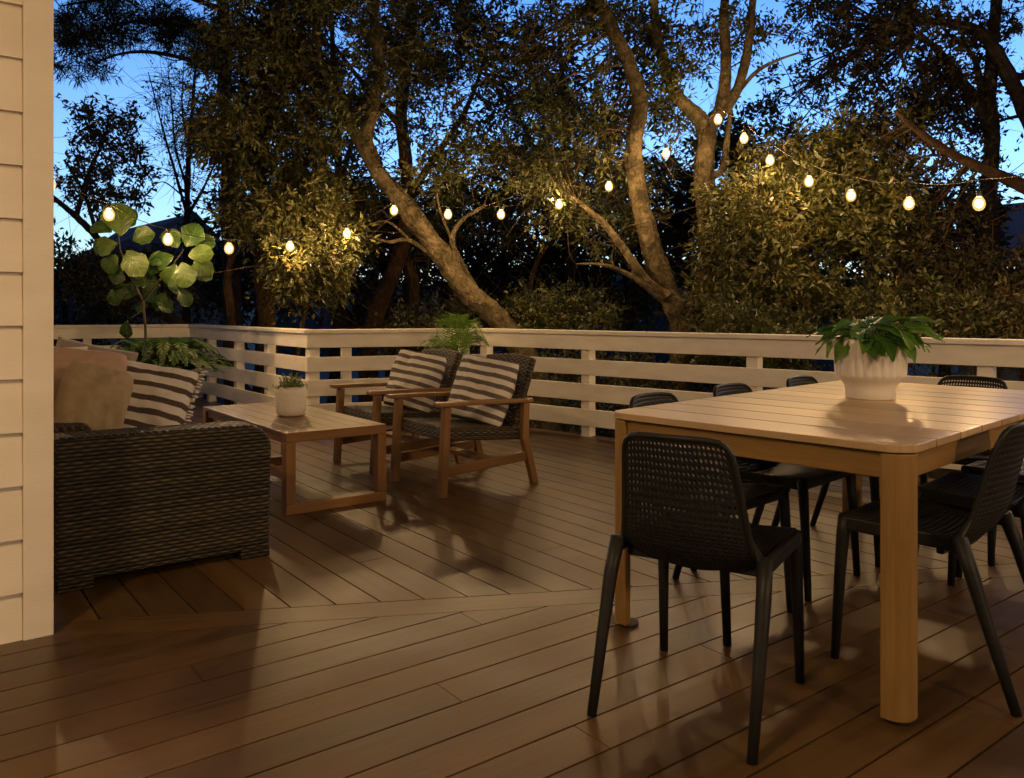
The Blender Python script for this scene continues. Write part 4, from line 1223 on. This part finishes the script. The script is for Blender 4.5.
# far left
Y = 11.6
tree('slanting_tree', 'thin slanting tree with a small rounded crown at the far left by the house', 'tree',
     [(path(Y, (290, 470), (250, 400), (205, 345), (175, 322), (140, 300), (108, 250), (82, 222), (54, 198), (20, 170)), 0.12, 0.025),
      (path(Y, (98, 240), (88, 205), (76, 178), (64, 160)), 0.035, 0.015), (path(Y, (175, 322), (140, 290), (112, 284), (80, 276), (60, 280)), 0.03, 0.008),
      (path(Y, (76, 216), (90, 170), (104, 140), (110, 115)), 0.04, 0.012), (path(Y, (104, 140), (124, 160), (140, 176)), 0.02, 0.006)],
     [B(108, 125, Y, 30, 22, .5, 22), B(122, 165, Y, 30, 22, .5, 18), B(75, 165, Y, 20, 34, .5, 12), B(88, 190, Y, 34, 18, .4, 10), B(130, 195, Y, 22, 10, .3, 6)],
     MAT['brown'], MAT['bark3'], 0.085, 75, (0.16, 0.30))
Y = 15.0
tree('twiggy_tree', 'slender almost leafless tree standing against the pale sky at left', 'tree',
     [(path(Y, (186, 400), (187, 300), (187, 215), (189, 150), (193, 100), (196, 60)), 0.09, 0.02),
      (path(Y, (187, 215), (176, 175), (166, 140), (158, 110), (148, 72)), 0.035, 0.008), (path(Y, (188, 190), (176, 150), (172, 110), (168, 70)), 0.03, 0.007),
      (path(Y, (187, 215), (200, 195), (212, 170), (222, 150)), 0.04, 0.012), (path(Y, (190, 150), (182, 110), (184, 60)), 0.025, 0.006), (path(Y, (187, 200), (164, 182), (150, 190)), 0.02, 0.005)],
     [B(176, 110, Y, 26, 44, .5, 40), B(190, 160, Y, 20, 40, .5, 20)],
     MAT['dark'], MAT['bark3'], 0.08, 12, (0.2, 0.4), twig=0.014, bare=6)
Y = 12.5
tree('pine_tree', 'dark pine boughs in flat layers across the top left sky', 'tree',
     [(path(Y, (236, 470), (232, 300), (228, 160), (224, 60), (222, -80)), 0.17, 0.08),
      (path(Y, (226, 75), (190, 60), (150, 52), (120, 54), (98, 62)), 0.05, 0.012), (path(Y, (225, 40), (170, 22), (120, 24), (70, 40)), 0.05, 0.012),
      (path(Y, (224, 10), (160, -10), (100, 0), (60, 6)), 0.05, 0.012), (path(Y, (226, 80), (200, 58), (172, 60), (140, 46)), 0.02, 0.006)],
     [B(130, 20, Y, 80, 12, .8, 40), B(90, 40, Y, 40, 9, .6, 16), B(84, 66, Y, 32, 6, .5, 9), B(180, 34, Y, 40, 14, .7, 26), B(110, -20, Y, 80, 18, .8, 30), B(66, 30, Y, 16, 16, .5, 8), B(205, 60, Y, 20, 20, .5, 12)],
     MAT['dark'], MAT['bark3'], 0.16, 150, (0.22, 0.42), flat=0.4, aspect=0.10)

# shrubs just beyond the railing
SG = 'shrubs growing beyond the railing'
for (px, py, Y, hx_, hy_, n, mt, lab) in (
        (560, 318, 9.6, 55, 26, 40, 'green', 'low green bush between the two big trunks, just above the railing'),
        (760, 345, 7.6, 70, 40, 60, 'green', 'dark green shrub seen through the railing gaps beside the white planter'),
        (905, 322, 7.4, 70, 34, 40, 'green', 'twiggy olive shrub rising over the railing above the white planter'),
        (690, 400, 9.4, 60, 50, 40, 'dark', 'dark shrub at the foot of the forked tree, seen between the rail planks'),
        (500, 400, 10.6, 60, 50, 40, 'dark', 'dark shrub low between the slanting trunk and the middle rail post'),
        (1000, 330, 6.9, 60, 34, 30, 'brown', 'brownish scrubby shrub over the railing at the right edge'),
        (440, 335, 9.9, 60, 34, 50, 'dark', 'dark shrub behind the railing above the armchairs'),
        (610, 390, 8.4, 60, 44, 44, 'dark', 'dark shrub low behind the railing left of the dining table'),
        (120, 285, 10.6, 75, 34, 44, 'dark', 'dark tangled shrub at the far left beneath the ficus leaves')):
    s = Y / FPX
    c = at(px, py, Y)
    base = Vector((c.x, c.y, -1.6))
    limbs = [([base + Vector((0.1 * q, 0, 0)), base.lerp(c, 0.6) + Vector((0.25 * q, 0.1 * q, 0)), c + Vector((hx_ * s * 0.5 * q, 0, hy_ * s * 0.3))], 0.03, 0.01) for q in (-1, 0, 1)]
    tree('shrub', lab, 'shrub', limbs, [(c, (hx_ * s, 0.6, hy_ * s), n), (c.lerp(base, 0.45), (hx_ * s * 0.8, 0.5, 0.6), n // 2)], MAT[mt], MAT['bark3'], 0.062, 150, (0.16, 0.32), group=SG, twig=0.008, bare=1)

# far dark trees closing the view
FG = 'dark trees farther off behind the garden'
for (px, py, Y, hx_, hy_, n, lab) in (
        (60, 300, 18.0, 90, 55, 60, 'far dark tree mass low at the left, below the distant gable roof'),
        (250, 255, 17.0, 80, 80, 90, 'far dark tree behind the weeping olive tree'),
        (380, 262, 16.0, 80, 80, 90, 'far dark tree behind the red trunk'),
        (500, 250, 17.0, 80, 90, 110, 'far dark tree filling the gap right of the slanting trunk'),
        (620, 245, 16.5, 80, 90, 110, 'far dark tree behind the forked trunk'),
        (740, 220, 17.0, 85, 100, 120, 'far dark tree behind the lit broadleaf tree'),
        (860, 240, 18.0, 80, 90, 90, 'far dark tree behind the right hand bulbs'),
        (935, 225, 15.5, 50, 60, 44, 'far dark tree left of the blue metal roof'),
        (980, 300, 17.0, 90, 50, 70, 'far low dark tree under the blue roof at the right'),
        (560, 90, 15.0, 120, 90, 46, 'far tall tree whose thin crown speckles the sky above the middle bulbs'),
        (330, 60, 15.0, 90, 90, 50, 'far tall tree whose thin crown speckles the sky above the left bulbs')):
    s = Y / FPX
    c = at(px, py, Y)
    base = Vector((c.x, c.y, -1.7))
    limbs = [([base, base.lerp(c, 0.5) + Vector((0.2, 0, 0)), c + Vector((0, 0, hy_ * s * 0.6))], 0.16, 0.04), ([base.lerp(c, 0.6), c + Vector((hx_ * s * 0.5, 0, 0))], 0.07, 0.02), ([base.lerp(c, 0.7), c + Vector((-hx_ * s * 0.5, 0, 0.2))], 0.07, 0.02)]
    tree('background_tree', lab, 'tree', limbs, [(c, (hx_ * s, 1.2, hy_ * s), n if py > 150 else n // 2)], MAT['dark'], MAT['bark3'], 0.17, 85, (0.45, 0.8), group=FG, twig=0.014, maxd=4)

# ------------------------------------------------------------------ far houses
h1 = thing('neighbour_house', 'distant dark gabled roof just above the ficus leaves', 'house', at(165, 310, 26) - Vector((0, 0, 2.8)))
def lp(px, py, Y, o): return at(px, py, Y) - o.location
m = MB()
Yh = 26.0
e0, e1, r0_, r1_ = at(70, 262, Yh), at(240, 262, Yh), at(118, 231, Yh + 3), at(196, 212, Yh + 3)
pts = [p - h1.location for p in (e0, e1, r1_, r0_)]
i0 = len(m.v); m.v += pts + [p + Vector((0, 0, -0.12)) for p in pts]
m.face((i0, i0 + 1, i0 + 2, i0 + 3), [(0, 0), (4, 0), (4, 3), (0, 3)]); m.face((i0 + 4, i0 + 7, i0 + 6, i0 + 5))
for a, b in ((0, 1), (1, 2), (2, 3), (3, 0)): m.face((i0 + a, i0 + 4 + a, i0 + 4 + b, i0 + b))
m.build('roof', MAT['slate'], h1)
mc = (pts[0] + pts[1]) / 2
MB().box(mc + Vector((0, 2.6, -2.7)), (5.0, 4.6, 5.0)).build('wall', MAT['farwall'], h1)
h2 = thing('neighbour_house', 'distant building with a blue metal roof glimpsed at the right edge', 'house', at(1010, 310, 20) - Vector((0, 0, 2.8)))
m = MB()
q = [at(965, 262, 20), at(1090, 262, 20), at(1090, 196, 23), at(985, 206, 23)]
pts = [p - h2.location for p in q]
i0 = len(m.v); m.v += pts + [p + Vector((0, 0, -0.12)) for p in pts]
m.face((i0, i0 + 1, i0 + 2, i0 + 3), [(0, 0), (4, 0), (4, 3), (0, 3)]); m.face((i0 + 4, i0 + 7, i0 + 6, i0 + 5))
for a, b in ((0, 1), (1, 2), (2, 3), (3, 0)): m.face((i0 + a, i0 + 4 + a, i0 + 4 + b, i0 + b))
m.build('roof', MAT['blueroof'], h2)
MB().box((pts[0] + pts[1]) / 2 + Vector((0, 2.4, -2.45)), (3.0, 4.0, 4.6)).build('wall', MAT['farwall'], h2)

# ------------------------------------------------------------------ camera and render settings
cam = bpy.data.cameras.new('camera'); co = bpy.data.objects.new('camera', cam); COL.objects.link(co)
co.location = (0, 0, CH); co.rotation_euler = (R(90), 0, 0)
cam.sensor_width = 36; cam.lens = FPX / 1024 * 36
cam.shift_y = (HOR - 389) / 1024
cam.clip_end = 2000; cam.clip_start = 0.05
S.camera = co
S.view_settings.view_transform = 'Standard'
S.view_settings.look = 'None'
S.view_settings.exposure = 0.2
S.view_settings.gamma = 1.0
S.cycles.use_denoising = True
S.cycles.max_bounces = 6; S.cycles.diffuse_bounces = 3; S.cycles.glossy_bounces = 3; S.cycles.transmission_bounces = 3; S.cycles.transparent_max_bounces = 4
S.cycles.sample_clamp_indirect = 4.0
S.cycles.use_light_tree = True
